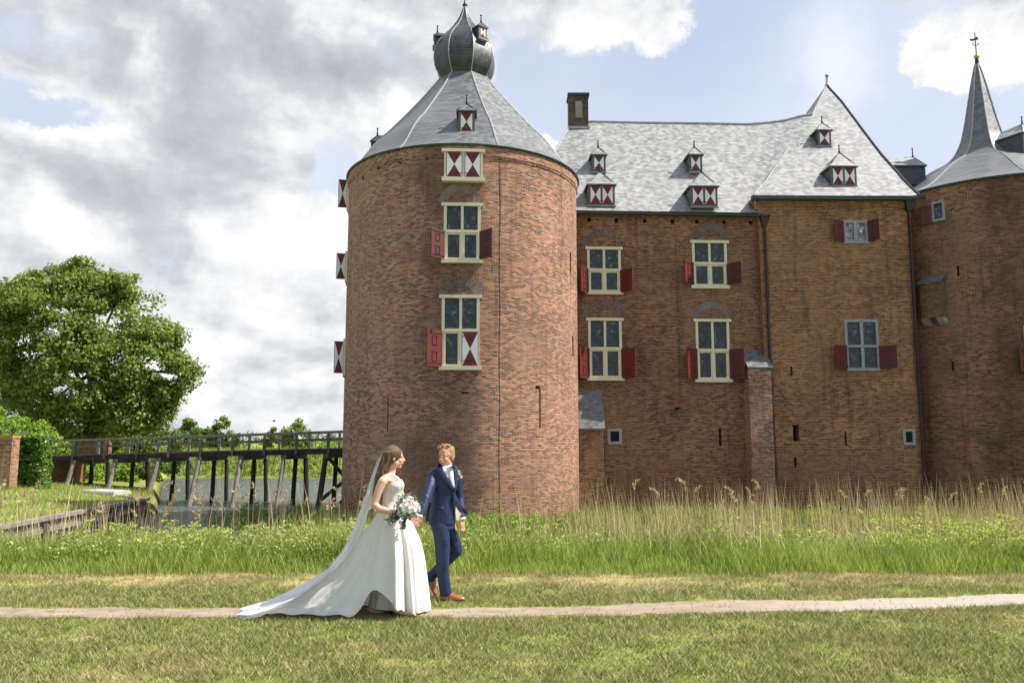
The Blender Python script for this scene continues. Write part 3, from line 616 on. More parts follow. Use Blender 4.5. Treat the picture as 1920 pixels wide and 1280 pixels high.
def arch(S, xc, ytop, ybot, w_px, thick=.36, lab=None):
    uc, zt = S.hit(xc, ytop); zb = S.hit(xc, ybot)[1]; hw = abs(S.hit(xc + w_px / 2, ybot)[0] - S.hit(xc - w_px / 2, ybot)[0]) / 2
    rise = zt - zb; Rr = (hw * hw + rise * rise) / (2 * rise); zc = zt - Rr; a = math.asin(min(1, hw / Rr)); b = MB(); N = 26
    r0 = Rr - thick; acc = 0
    for i in range(N):
        t0 = -a + 2 * a * i / N; t1 = -a + 2 * a * (i + 1) / N; q = lambda t_, rr, d: S.p(uc + math.sin(t_) * rr, zc + math.cos(t_) * rr, d)
        uv = [(0, Rr * t0 ), (0.36, Rr * t0), (.36, Rr * t1), (0, Rr * t1)]
        b.face([q(t0, r0, -.018), q(t1, r0, -.018), q(t1, Rr, -.018), q(t0, Rr, -.018)], [(0, Rr * t0), (0, Rr * t1), (.36, Rr * t1), (.36, Rr * t0)])
        b.face([q(t0, Rr, -.018), q(t1, Rr, -.018), q(t1, Rr, .02), q(t0, Rr, .02)]); b.face([q(t1, r0, -.018), q(t0, r0, -.018), q(t0, r0, .02), q(t1, r0, .02)])
    return b.build('relieving_arch', M['arch'], castle)

# ---------------- round tower
h1 = []
cross_window(T1, (833, 283, 905, 341), None, glass='glass', off=.12, lab='tower window with both hourglass shutters closed under the eaves', holes=h1)
o, O, r, n, hw, z0, z1 = bpy.data.objects['window'], *[None] * 6
def top_shutters():
    a, b_, z0, z1 = boxuv(T1, 833, 283, 905, 341); uc = (a + b_) / 2; r, n = T1.frame(uc); O = T1.p(uc, 0, 0); hw = (b_ - a) / 2
    for s in (-1, 1): shutter_panel(bpy.data.objects['window'], O + n * .145, r, n, s * .052, hw - .145, z0 + .125, z1 - .105, 0, s, hour=1)
top_shutters()
cross_window(T1, (832, 382, 901, 492), 434, sh=((-1, 434, 487, .5, 48, 'redw'), (1, 434, 487, .5, 50, 'redw')), glass='glass2', lab='middle window of the round tower with two open red shutters', holes=h1)
cross_window(T1, (828, 554, 899, 692), 619, sh=((-1, 620, 688, .5, 42, 'red'),), closed=True, lab='lowest window of the round tower with one shutter closed and one open', holes=h1)
arch(T1, 864, 343, 378, 84); arch(T1, 864, 517, 550, 86)
for y0, y1, uoff in ((354, 404, -84), (489, 535, -82), (648, 705, -80)):     # shutters of the side windows, seen edge-on
    th = R(uoff); u_ = th * T1.r; zc1 = at(645, y0, 34.6).z; zc0 = at(645, y1, 34.6).z; r, n = T1.frame(u_); O = T1.p(u_, 0, 0)
    b = MB(); b.fbox(O, r, n, -.55, .55, zc0 - .1, zc0, -.05, .06); b.fbox(O, r, n, -.55, .55, zc1, zc1 + .1, -.05, .06); b.fbox(O, r, n, -.55, -.45, zc0, zc1, -.05, .05); b.fbox(O, r, n, .45, .55, zc0, zc1, -.05, .05)
    fr = b.build('window', M['cream'], castle); fr['label'] = 'window on the hidden left side of the round tower, only its shutter showing'
    shutter_panel(fr, O + n * .05, r, n, .50, .37, zc0, zc1, R(82), 1, hour=2)
for px, py in ((681, 334), (710, 313), (750, 302), (801, 295), (932, 296), (984, 304), (1025, 315), (1056, 331)):
    u_, v_ = T1.hit(px, py); h1.append((u_ - .085, u_ + .085, v_ - .10, v_ + .10, .3))
for x0, y0, x1, y1 in ((1068.5, 474, 1071, 510), (1073, 630, 1075.5, 668), (1011, 729, 1014, 802), (1004, 723, 1013, 729), (726, 745, 727.5, 810), (865, 735, 879, 738)): 
    a, b_, c, d = boxuv(T1, x0, y0, x1, y1); h1.append((a, max(b_, a + .06), c, d, .25))
RIMZ = at(869, 269, 34.4 - 5.05).z; print('rim', RIMZ)
wall('tower_wall', lambda u, v, d: T1.p(u, v, d), -math.pi * T1.r, math.pi * T1.r, -2.6, RIMZ - .02, h1, .12, M['tower'], castle, label='weathered red brick drum of the big round tower')
b = MB(); N = 144      # corbelled brick band below the eaves
prof = [(4.90, -.50), (4.94, -.47), (4.94, -.42), (4.97, -.38), (4.97, -.03)]
b.rings([[Vector((T1.cx + math.sin(-t_ * 2 * math.pi / N) * -pr, T1.cy - math.cos(t_ * 2 * math.pi / N) * pr, RIMZ + pz)) for t_ in range(N)] for pr, pz in prof], caps=False, uvs=lambda i, k: (k * 2 * math.pi * 5 / N, RIMZ + prof[i][1]))
b.build('cornice', M['tower'], castle)
u_, _ = T1.hit(937, 600)
b = MB(); b.tube([T1.p(u_ + .015 * math.sin(i), -1.2 + (RIMZ + .7) * i / 24, -.010) for i in range(25)], .007, 6); b.build('lightning_conductor', M['darkmetal'], castle)
def facet_roof(name, c, prof, mt, parent, rot, N=96, edges='lead', er=.03, lean=0.):
    """prof: (radius, z, roundness 0 circle..1 octagon)"""
    def P(rr, z, k, q):
        ph = 2 * math.pi * k / N; l = ((ph - rot) % (math.pi / 4)) - math.pi / 8; oc = math.cos(math.pi / 8) / math.cos(l)
        rad = rr * ((1 - q) + q * oc); return Vector((c[0] + math.sin(ph) * rad, c[1] - math.cos(ph) * rad, z))
    b = MB(); L = [0]
    for i in range(1, len(prof)): L.append(L[-1] + math.hypot(prof[i][0] - prof[i - 1][0], prof[i][1] - prof[i - 1][1]))
    b.rings([[P(rr, z, k, q) for k in range(N)] for rr, z, q in prof], caps=False, uvs=lambda i, k: (k * 2 * math.pi * max(prof[i][0], .5) / N, L[i]))
    ro = b.build(name, mt, parent)
    if edges:
        e = MB()
        for j in range(8):
            pts = []
            for rr, z, q in prof:
                ph = rot + j * math.pi / 4 ; rad = rr * ((1 - q) + q * 1.0); pts.append(Vector((c[0] + math.sin(ph) * rad, c[1] - math.cos(ph) * rad, z)))
            e.tube(pts, [er] * (len(pts) - 1) + [er * .6], 6)
        e.build('ridge_lead', M[edges], ro)
    return ro
zp = lambda py, Y=34.4: at(869, py, Y).z
def dense(pts, n=5):
    """smooth a (r, z, q) profile"""
    out = []; P = [np.array(p, float) for p in pts]; P = [P[0]] + P + [P[-1]]
    for i in range(1, len(P) - 2):
        for k in range(n):
            t_ = k / n; out.append(tuple(.5 * ((2 * P[i]) + (-P[i - 1] + P[i + 1]) * t_ + (2 * P[i - 1] - 5 * P[i] + 4 * P[i + 1] - P[i + 2]) * t_ ** 2 + (-P[i - 1] + 3 * P[i] - 3 * P[i + 1] + P[i + 2]) * t_ ** 3)))
    out.append(tuple(P[-1])); return out
rot1 = R(-26)
NECKZ = zp(149)
conep = dense([(5.0, RIMZ + .02, 0), (4.66, RIMZ + .36, .25), (3.9, zp(289), .8), (3.1, zp(254), 1), (1.9, zp(196), 1), (1.02, NECKZ, 1)], 6)
cone = facet_roof('tower_roof', (T1.cx, T1.cy), conep, M['slate_t'], castle, rot1)
b = MB(); N = 144
prof = [(4.92, -.04), (5.02, -.04), (5.05, .02), (5.0, .045), (4.8, .04)]
b.rings([[Vector((T1.cx + math.sin(t_ * 2 * math.pi / N) * pr, T1.cy - math.cos(t_ * 2 * math.pi / N) * pr, RIMZ + pz)) for t_ in range(N)] for pr, pz in prof], caps=False); b.build('gutter', M['verdigris'], castle)
onp = dense([(.98, NECKZ - .25, 1), (1.14, NECKZ + .02, 1), (1.33, zp(134), 1), (1.40, zp(115), 1), (1.31, zp(94), 1), (1.02, zp(75), 1), (.62, zp(57), 1), (.34, zp(41), 1), (.17, zp(26), 1), (.07, zp(13), 1)], 5)
onion = facet_roof('onion_dome', (T1.cx, T1.cy), onp, M['slate_d'], castle, rot1, er=.02)
b = MB(); b.tube([(T1.cx, T1.cy, zp(14)), (T1.cx, T1.cy, zp(10)), (T1.cx, T1.cy, zp(7)), (T1.cx, T1.cy, zp(2)), (T1.cx, T1.cy, zp(-30))], [.07, .12, .07, .04, .02], 8); b.build('finial', M['darkmetal'], onion, True)

# dormer with pointed roof and hour-glass shutters. O = middle of the sill on the roof slope
def dormer(parent, O, r, n, w_, h, back, double=False, over=.10, rise=None, fin=.35, lab=None, rm='slate_m', tilt=0):
    hw = w_ / 2; b = MB(); rise = rise or w_ * .62
    b.fbox(O, r, n, -hw, hw, 0, h, -back, 0, 0)                                    # cheeks in slate
    for x0, x1, y0, y1 in ((-hw - .02, -hw + .06, -.04, h), (hw - .06, hw + .02, -.04, h), (-hw + .06, hw - .06, -.06, .04), (-hw + .06, hw - .06, h - .06, h)): b.fbox(O, r, n, x0, x1, y0, y1, -.03, .03, 1)
    if double: b.fbox(O, r, n, -.03, .03, .04, h - .06, -.03, .03, 1)
    b.fbox(O, r, n, -hw - .06, hw + .06, -.085, -.06, -.1, .10, 2)
    d = b.build('dormer', [M['slate_d'], M['greyframe'], M['lead']], parent)
    if lab: d['label'] = lab
    rf = MB(); e = over; A = [O + r * (-hw - e) + UP * h + n * e, O + r * (hw + e) + UP * h + n * e, O + r * (hw + e) + UP * h - n * back, O + r * (-hw - e) + UP * h - n * back]
    ap = O + UP * (h + rise) - n * (hw * .55); bp = O + UP * (h + rise * .82) - n * back
    B2 = [p - UP * .05 for p in A]
    ml = lambda p, q, k: p.lerp(q, k) - UP * (rise * .05)
    m0, m1 = ml(A[0], ap, .35), ml(A[1], ap, .35)
    rf.face([A[0], A[1], m1, m0]); rf.face([m0, m1, ap]); rf.face([A[1], A[2], bp, ap, m1]); rf.face([A[3], A[0], m0, ap, bp]); 
    for i in range(4): rf.face([B2[i], B2[(i + 1) % 4], A[(i + 1) % 4], A[i]], mi=1)
    rf.face([B2[3], B2[2], B2[1], B2[0]], mi=1)
    ro = rf.build('dormer_roof', [M[rm], M['greyframe']], d)
    f = MB(); f.tube([ap - UP * .05, ap + UP * .10, ap + UP * (fin - .06), ap + UP * (fin - .03), ap + UP * fin], [.05, .03, .022, .055, .02], 8); f.tube([m0.lerp(ap, -.5), m0, ap], .02, 5); f.tube([m1.lerp(ap, -.5), m1, ap], .02, 5); f.build('finial', M['darkmetal'], d, True)
    if double:
        for s in (-1, 1): shutter_panel(d, O + n * -.012, r, n, s * .032, hw - .092, .042, h - .062, 0, s, hour=1)
    else: shutter_panel(d, O + n * -.012, r, n, -hw + .062, w_ - .124, .042, h - .062, 0, 1, hour=1)
    return d
def roof_dormer(parent, px0, py0, px1, py1, Y, double, ang=0., back=1.4, apex=None, **k):
    """front face given by its rectangle in the photograph and its real distance"""
    xm = (px0 + px1) / 2; a = at(px0, py1, Y); b_ = at(px1, py1, Y); t_ = at(xm, py0, Y); w_ = (b_.x - a.x) / math.cos(ang); h = t_.z - a.z
    O = at(xm, py1, Y); r = Vector((math.cos(ang), math.sin(ang), 0)); n = Vector((math.sin(ang), -math.cos(ang), 0))
    return dormer(parent, O, r, n, w_, h, back, double, rise=(at(xm, apex, Y).z - t_.z) if apex else None, **k)
# distance of the sloping tower roof at a given height
def cone_Y(prof, c, z, x):
    rr = np.interp(z, [p[1] for p in prof], [p[0] for p in prof]); return c[1] - math.sqrt(max(rr ** 2 - (x - c[0]) ** 2, .01))
z_ = at(874, 249, 30.7).z; yy = cone_Y(conep, (T1.cx, T1.cy), z_, -2) + .12
roof_dormer(castle, 860, 208, 889, 249, yy, False, R(2), 1.2, apex=191, lab='small dormer halfway up the round tower roof', rm='slate_t')
def small_dormer(ang, z, rr, c, w_, h, back, lab, rm='slate_d'):
    r = Vector((math.cos(ang), math.sin(ang), 0)); n = Vector((math.sin(ang), -math.cos(ang), 0))
    return dormer(castle, Vector((c[0], c[1], z)) + n * rr, r, n, w_, h, back, False, over=.07, fin=.34, lab=lab, rm=rm)
small_dormer(R(40), zp(93), 1.30, (T1.cx, T1.cy), .40, .55, .7, 'tiny dormer on the right of the onion dome')
small_dormer(R(-85), zp(90), 1.33, (T1.cx, T1.cy), .40, .42, .7, 'tiny dormer on the left of the onion dome')
small_dormer(R(-97), zp(290), 4.1, (T1.cx, T1.cy), .6, .7, 1.0, 'dormer on the left slope of the round tower roof', 'slate_t')

# ---------------- wing between the towers
h2 = []
dk = 'red'
cross_window(WA, (1101, 464, 1164, 551), 506, sh=((-1, 505, 551, .5, 56, dk), (1, 507, 549, .5, 56, dk)), lab='upper window of the wing beside the round tower', holes=h2)
cross_window(WA, (1298, 452, 1363, 540), 494, sh=((-1, 493, 534, .5, 46, dk), (1, 495, 535, .5, 55, 'redw')), lab='upper window of the wing above the sloping buttress', holes=h2)
cross_window(WA, (1103, 597, 1166, 712), 653, sh=((-1, 653, 710, .5, 48, dk), (1, 654, 710, .5, 48, dk)), lab='lower window of the wing beside the round tower', holes=h2)
cross_window(WA, (1305, 599, 1368, 715), 656, sh=((-1, 654, 711, .5, 40, dk), (1, 655, 711, .5, 52, 'redw')), glass='glass2', lab='lower window of the wing next to the buttress', holes=h2)
arch(WA, 1131, 429, 461, 84, .32); arch(WA, 1330, 419, 447, 74, .32); arch(WA, 1133, 562, 593, 84, .32); arch(WA, 1333, 565, 594, 84, .32)
cross_window(WA, (1139, 803, 1166, 833), None, glass='black', fmt='stone', lights=(1, 1), fw=.12, lintel=False, lab='small square cellar window of the wing', holes=h2)
for px in (1104, 1156, 1209, 1261, 1307, 1358, 1408):
    u_, v_ = WA.hit(px, 412 + (px - 1104) * .018); h2.append((u_ - .085, u_ + .085, v_ - .085, v_ + .085, .3))
a, b_, c, d_ = boxuv(WA, 1348, 803, 1353, 836); h2.append((a, b_, c, d_))
a, b_, c, d_ = boxuv(WA, 1265, 764, 1274, 768); h2.append((a, b_, c, d_, .1))
EA = at(1260, 396, 34.35).z
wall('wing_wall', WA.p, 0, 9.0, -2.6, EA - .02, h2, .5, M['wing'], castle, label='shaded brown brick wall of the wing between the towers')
b = MB(); b.fbox(Vector((WA.a.x, WA.a.y, 0)), WA.r, WA.n, .2, 8.98, EA - .16, EA - .03, 0, .07); b.fbox(Vector((WA.a.x, WA.a.y, 0)), WA.r, WA.n, .2, 8.98, EA - .03, EA + .0, 0, .12); b.build('cornice', M['wing'], castle)
# main roof: both slopes, ridge sagging a little
def zpl(py, px, Y): return at(px, py, Y)
ridge_px = [(1072, 231), (1110, 229), (1160, 230), (1200, 231), (1300, 232), (1400, 234), (1440, 231), (1470, 227), (1500, 219), (1523, 215)]
YE, YR = 34.22, 39.5
b = MB(); cols = []
x_e = np.interp([p[0] for p in ridge_px], [1072, 1110, 1440, 1523], [976, 1060, 1400, 1434])
for (rx, ry), ex in zip(ridge_px, x_e):
    pr = at(rx, ry, YR); pe = at(ex, 396, YE); pe.z = EA + .02; pe.y = YE + (pe.x - 1.9) * .05
    colp = []
    for t_ in (0, .07, .16, .3, .5, .7, .85, 1):
        q = pe.lerp(pr, t_); q.z -= .20 * math.sin(math.pi * min(1, t_ * 1.6)) if t_ < .62 else 0; colp.append(q)
    cols.append(colp)
for i in range(len(cols) - 1):
    for j in range(7):
        q = [cols[i][j], cols[i + 1][j], cols[i + 1][j + 1], cols[i][j + 1]]; sl_ = lambda p: ((p.y - YE) ** 2 + (p.z - EA) ** 2) ** .5
        b.face(q, [(p.x, sl_(p)) for p in q])
        q2 = [Vector((p.x, 2 * YR - p.y, p.z)) for p in reversed(q)]; b.face(q2, [(p.x, sl_(Vector((p.x, 2 * YR - p.y, p.z)))) for p in q2])
lc = cols[0]; b.face([Vector((lc[0].x, 2 * YR - lc[0].y, lc[0].z)), lc[0], lc[-1]])
mroof = b.build('main_roof', M['slate_m'], castle); mroof['label'] = 'long silvery slate roof over the wing'
b = MB(); b.tube([c_[-1] + UP * .02 for c_ in cols], .07, 6); b.tube([q + Vector((0, -.02, .02)) for q in lc], .05, 6); b.build('ridge_lead', M['lead'], mroof)
b = MB(); p0 = cols[1][0]; p1 = at(1436, 401, 34.5); p0 = Vector((WA.a.x, WA.a.y - .22, EA)); p1 = p0 + WA.r * 9.05
b.beam(p0 - UP * .02, p1 - UP * .02, .20, .16); b.build('gutter', M['verdigris'], castle)
# back and end walls so the wing is a closed building
b = MB(); b.face([(11, 44.4, -2.6), (1.5, 44.4, -2.6), (1.5, 44.4, EA), (11, 44.4, EA)]); b.face([(1.4, 44.4, -2.6), (1.4, 35, -2.6), (1.4, 35, EA), (1.4, 44.4, EA)]); b.build('rear_wall', M['wing'], castle)
# dormers of the main roof
def yroof(px, py):       # where the sight line meets the roof slope
    d = ray(px, py); s = (cols[4][-1].z - EA) / (YR - YE); t_ = (EA - .08 + s * (EYE.y - YE) - EYE.z) / (d.z - s * d.y); return t_ * d.y
roof_dormer(castle, 1104, 346, 1152, 384, yroof(1128, 384) - .05, True, R(2), 1.7, apex=317, lab='double dormer low on the main roof beside the round tower')
roof_dormer(castle, 1296, 349, 1345, 386, yroof(1320, 386) - .05, True, R(2), 1.7, apex=318, lab='double dormer low in the middle of the main roof')
roof_dormer(castle, 1111, 290, 1135, 321, yroof(1122, 321) - .05, False, R(2), 1.5, apex=273, fin=.3, lab='small dormer high on the main roof beside the round tower')
roof_dormer(castle, 1293, 290, 1316, 321, yroof(1304, 321) - .05, False, R(2), 1.5, apex=273, fin=.3, lab='small dormer high in the middle of the main roof')
# chimney
pc = at(1084, 247, YR); pt = at(1084, 186, YR); hw = .93 / 2 + .02
b = MB(); b.box(pc.x - hw, pc.x + hw, YR - .45, YR + .5, pc.z - 1.2, pt.z); ch = b.build('chimney', M['chimney'], castle); ch['label'] = 'square dark brick chimney at the left end of the main roof'
b = MB(); b.box(pc.x - hw - .06, pc.x + hw + .06, YR - .52, YR + .57, pt.z, pt.z + .12); b.build('chimney_cap', M['verdigris'], ch)
b = MB(); b.box(pc.x - .16, pc.x + .18, YR - .465, YR - .45, pc.z + .55, pt.z - .3); b.build('plaster_patch', M['render'], ch)
b = MB(); b.beam((pc.x - hw - .06, YR - .47, pc.z + .02), (pc.x + hw + .06, YR - .47, pc.z + .02), .1, .12); b.build('flashing', M['lead'], ch)
# buttress with slate cap
def lean_to(px0, px1, ytop, ymid, proj, base, lab, nm, S=WA, mt='wing'):
    u0, zt = S.hit(px0, ytop); u1 = S.hit(px1, ytop)[0]; O = Vector((S.a.x, S.a.y, 0)); q = at((px0 + px1) / 2, ymid, S.p((u0 + u1) / 2, 0, -proj).y); zm = q.z
    k = 1 - proj / 35.; u0k = S.a.x; b = MB(); b.fbox(O, S.r, S.n, u0 * 1., u1, base, zm - .03, -.02, proj)
    b.face([O + S.r * u0 + UP * (zm - .03) + S.n * proj, O + S.r * u0 + UP * zt, O + S.r * u0 + UP * (zm - .03)][::-1]); b.face([O + S.r * u1 + UP * (zm - .03) + S.n * proj, O + S.r * u1 + UP * (zm - .03), O + S.r * u1 + UP * zt][::-1])
    o = b.build(nm, M[mt], castle); o['label'] = lab
    P = lambda u, z, d: O + S.r * u + UP * z + S.n * d; e = .05
    s = MB(); s.hexa([P(u0 - e, zm - .07, proj + .06), P(u1 + e, zm - .07, proj + .06), P(u1 + e, zt - .03, .0), P(u0 - e, zt - .03, 0), P(u0 - e, zm, proj + .08), P(u1 + e, zm, proj + .08), P(u1 + e, zt + .05, 0), P(u0 - e, zt + .05, 0)])
    s.build('slate_cap', M['slate_t'], o); return o
lean_to(1391, 1433, 657, 688, .72, -2.6, 'tall brick buttress with a sloping slate top', 'buttress', mt='tower')
lean_to(1060, 1127, 735, 803, .55, -2.6, 'low brick projection with a slate roof tucked beside the round tower', 'garderobe_shaft')

# ---------------- taller block at the right
h3 = []
cross_window(WBk, (1580, 413, 1628, 457), None, glass='glassb', fmt='stone', lights=(2, 1), fw=.14, mull=.16, lintel=False, lab='small stone framed window high in the right block with glare painted on its panes', holes=h3,
             sh=((-1, 415, 454, .5, 28, 'red'), (1, 415, 454, .5, 60, 'redw')))
cross_window(WBk, (1585, 599, 1648, 695), 649, glass='glass', fmt='stone', lights=(2, 2), fw=.11, mull=.13, lintel=False, lab='stone cross window low in the right block', holes=h3,
             sh=((-1, 648, 692, .5, 30, 'red'), (1, 649, 692, .5, 50, 'redw')))
cross_window(WBk, (1693, 804, 1716, 834), None, glass='black', fmt='stone', lights=(1, 1), fw=.11, lintel=False, lab='small square cellar window next to the right downpipe', holes=h3)
for x0, y0, x1, y1 in ((1482, 687, 1486, 705), (1487, 796, 1499, 827), (1583.5, 808, 1588, 835), (1489, 857, 1494, 875)):
    a, b_, c, d_ = boxuv(WBk, x0, y0, x1, y1); h3.append((a, b_, c, d_, .5))
for px in (1480, 1537, 1587, 1635):
    u_, v_ = WBk.hit(px, 381); h3.append((u_ - .085, u_ + .085, v_ - .07, v_ + .07, .3))
EB = at(1560, 370, 34.5).z
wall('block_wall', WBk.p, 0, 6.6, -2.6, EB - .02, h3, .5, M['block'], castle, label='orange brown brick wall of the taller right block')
b = MB(); O = Vector((WBk.a.x, WBk.a.y, 0)); b.fbox(O, WBk.r, WBk.n, 0, 6.58, EB - .34, EB - .24, 0, .06); b.fbox(O, WBk.r, WBk.n, -.03, 6.58, EB - .24, EB - .02, 0, .10); b.build('cornice', M['block'], castle)
b = MB(); b.face([WBk.p(0, -2.6, 2.), WBk.p(0, -2.6), WBk.p(0, EB), WBk.p(0, EB, 2.)]); b.build('side_wall', M['block'], castle)
b = MB(); b.face([WBk.p(0, -2.6, 14), WBk.p(0, -2.6, 9.5), WBk.p(0, EB, 9.5), WBk.p(0, EB, 14)]); b.build('side_wall', M['block'], castle)
b = MB(); b.face([WBk.p(6.6, -2.6), WBk.p(6.6, -2.6, 14.), WBk.p(6.6, EB, 14.), WBk.p(6.6, EB)]); b.face([WBk.p(6.6, -2.6, 14.), WBk.p(0, -2.6, 14.), WBk.p(0, EB, 14.), WBk.p(6.6, EB, 14.)])
b.build('rear_wall', M['block'], castle)
# corbelled shoulder under the eave
b = MB()
for i in range(4): b.fbox(O, WBk.r, WBk.n, -.10 - .07 * i, 0, EB - .62 + .14 * i, EB - .48 + .14 * i, -1.0, .03)
b.build('corbel', M['block'], castle)
rows = [(367, 1414, 1724, None), (352, 1426, 1708, None), (338, 1438, 1694, None), (320, 1450, 1679, 1), (290, 1471, 1652, 1), (260, 1493, 1629, 1), (217, 1523, 1597, 1), (190, 1536, 1577, 1), (162, 1550, 1551, 1)]
Y320 = yroof(1500, 320) - .05; pts = []
for py, xl, xr, k in rows:
    Y = yroof(1550, py) - .08 if k else np.interp(py, [320, 367], [Y320, 34.42]); pts.append((at(xl, py, Y), at(xr, py, Y)))
YA = pts[-1][0].y
b = MB(); NB = 10; acc = 0
for i in range(len(pts) - 1):
    l0, r0 = pts[i]; l1, r1 = pts[i + 1]; nxt = acc + math.hypot(l1.y - l0.y, l1.z - l0.z)
    b.face([l0, r0, r1, l1], [(l0.x, acc), (r0.x, acc), (r1.x, nxt), (l1.x, nxt)])
    mir = lambda p: Vector((p.x, 2 * YA - p.y, p.z))
    b.face([mir(r0), mir(l0), mir(l1), mir(r1)], [(r0.x, acc), (l0.x, acc), (l1.x, nxt), (r1.x, nxt)])
    if i >= 3: b.face([mir(l0), l0, l1, mir(l1)])
    else:
        fl_ = lambda p: Vector((p.x, p.y, min(p.z - .02, EA - .05 + (p.y - YE) * (cols[4][-1].z - EA) / (YR - YE)))); b.face([l0, l1, fl_(l1), fl_(l0)])
    b.face([r0, mir(r0), mir(r1), r1]); acc = nxt
proof = b.build('pavilion_roof', M['slate_m'], castle); proof['label'] = 'steep pointed slate roof over the right block'
b = MB(); b.tube([p[0] + Vector((-.01, -.01, .01)) for p in pts[4:]], .05, 6); b.tube([p[0] + Vector((-.01, -.02, .02)) for p in pts[:5]], .04, 6); b.tube([p[1] + Vector((.02, 0, .02)) for p in pts], .055, 6, 1)
mirp = [Vector((p[0].x, 2 * YA - p[0].y, p[0].z)) for p in pts[3:]]; b.tube(mirp, .05, 6)
b.build('ridge_lead', [M['lead'], M['darkmetal']], proof)
ap = at(1550.5, 162, YA); b = MB(); b.tube([ap, ap + UP * .12, at(1550.5, 146, YA), at(1550.5, 144, YA), at(1550.5, 141, YA), at(1550.5, 139.5, YA)], [.13, .07, .05, .10, .11, .03], 8); b.build('finial', M['lead'], proof, True)
b = MB(); e0 = O + WBk.n * .26 + WBk.r * -.35 + UP * (EB - .02); e1 = O + WBk.n * .26 + WBk.r * 6.45 + UP * (EB - .02); b.beam(e0, e1, .2, .17); b.beam(e1 + Vector((-.02, -.02, 0)), e1 + Vector((.8, -.1, .06)), .16, .15); b.build('gutter', M['verdigris'], castle)
roof_dormer(castle, 1559, 312, 1606, 348, yroof(1582, 348) - .45, True, R(2), 2.2, apex=281, lab='double dormer low on the pointed roof of the right block')
roof_dormer(castle, 1534, 244, 1558, 273, yroof(1546, 273) - .15, False, R(2), 1.5, apex=227, fin=.3, lab='small dormer high on the pointed roof of the right block')
# dormer on the hidden right slope, seen from the side
q = at(1716, 352, 38.5); dormer(castle, Vector((q.x + .25, q.y, q.z)), Vector((0, 1, 0)), Vector((1, 0, 0)), 1.0, .95, 2.2, True, fin=.45, lab='dormer on the far right slope, seen from its side')
# downpipes
def downpipe(S, pts, hop, lab):
    b = MB(); P = [S.p(S.hit(x_, y_)[0], S.hit(x_, y_)[1], -.13) for x_, y_ in pts]
    b.tube(P, .062, 8); 
    for i in range(1, 13):
        f = i / 13 * (len(P) - 1); k = int(f); q = P[k].lerp(P[k + 1], f - k); b.tube([q - UP * .04, q + UP * .04], .09, 8); b.beam(q, q - S.n * .14, .05, .04)
    o = b.build('downpipe', M['pipe'], castle); o['label'] = lab
    q = P[0]; h = MB(); c = []
    for z_, k in ((-.32, .10), (.06, .19)):
        c += [q + Vector((-k, -k * .8, z_)), q + Vector((k, -k * .8, z_)), q + Vector((k, .12, z_)), q + Vector((-k, .12, z_))]
    h.hexa(c); h.fbox(q, S.r, S.n, -.22, .22, .062, .16, -.1, .2); h.build('hopper', M['pipe'], o)
PWB = Pln((10.85, 34.80), (18.6, 34.85))
downpipe(PWB, [(1431, 412), (1432, 440), (1436, 520), (1441, 640), (1447, 760), (1451, 860), (1456, 975)], None, 'dark rusty downpipe beside the buttress')
downpipe(WBk, [(1701, 383), (1703, 410), (1706, 470), (1713, 600), (1722, 740), (1727, 840), (1735, 965)], None, 'dark downpipe in the corner by the right tower')

# ---------------- right tower with the bell shaped spire
h4 = []
cross_window(T2, (1747, 377, 1772, 415), None, glass='glass', fmt='stone', lights=(1, 1), fw=.10, lintel=False, lab='small stone framed window high in the right tower', holes=h4, sh=((-1, 383, 417, .75, 20, 'redw'),))
for x0, y0, x1, y1 in ((1794, 498, 1798.5, 518), (1784, 677, 1788.5, 695)):
    a, b_, c, d_ = boxuv(T2, x0, y0, x1, y1); h4.append((a, b_, c, d_, .4))
a, b_, c, d_ = boxuv(T2, 1921, 640, 1975, 700); cross_window(T2, (1921, 610, 1972, 700), 645, glass='glass', fmt='stone', lights=(2, 2), fw=.1, lintel=False, holes=h4, lab='window at the right edge of the picture, only its dark red shutter showing', sh=((-1, 647, 696, .42, 40, 'red'),))
RZ2 = at(1735, 363, 35.6).z; print('rim2', RZ2)
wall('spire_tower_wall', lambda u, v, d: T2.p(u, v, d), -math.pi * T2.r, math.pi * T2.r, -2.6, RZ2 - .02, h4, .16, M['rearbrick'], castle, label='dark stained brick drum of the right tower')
b = MB(); prof = [(5.5, -.07), (5.6, -.07), (5.63, .0), (5.55, .04), (5.4, .04)]
b.rings([[Vector((T2.cx + math.sin(t_ * 2 * math.pi / N) * pr, T2.cy - math.cos(t_ * 2 * math.pi / N) * pr, RZ2 + pz)) for t_ in range(N)] for pr, pz in prof], caps=False); b.build('gutter', M['verdigris'], castle)
zq = lambda py: at(1850, py, 38.1).z
spp = dense([(5.58, RZ2 + .01, 0), (4.5, RZ2 + .55, .5), (2.6, zq(322), .9), (1.55, zq(300), 1), (1.05, zq(272), 1), (.80, zq(240), 1), (.60, zq(205), 1), (.40, zq(168), 1), (.20, zq(135), 1), (.09, zq(121), 1)], 6)
sproof = facet_roof('spire_roof', (T2.cx, T2.cy), spp, M['slate_s'], castle, R(-14), edges='lead'); sproof['label'] = 'bell shaped slate spire of the right tower'
b = MB(); cx, cy = T2.cx, T2.cy; b.tube([(cx, cy, zq(122)), (cx, cy, zq(112)), (cx, cy, zq(110)), (cx, cy, zq(62))], [.10, .09, .03, .022], 8)
for s, k in ((1, .16), (-1, .16)): b.tube([(cx, cy, zq(86)), (cx + s * k, cy, zq(84)), (cx + s * k * .6, cy, zq(80))], .018, 5)
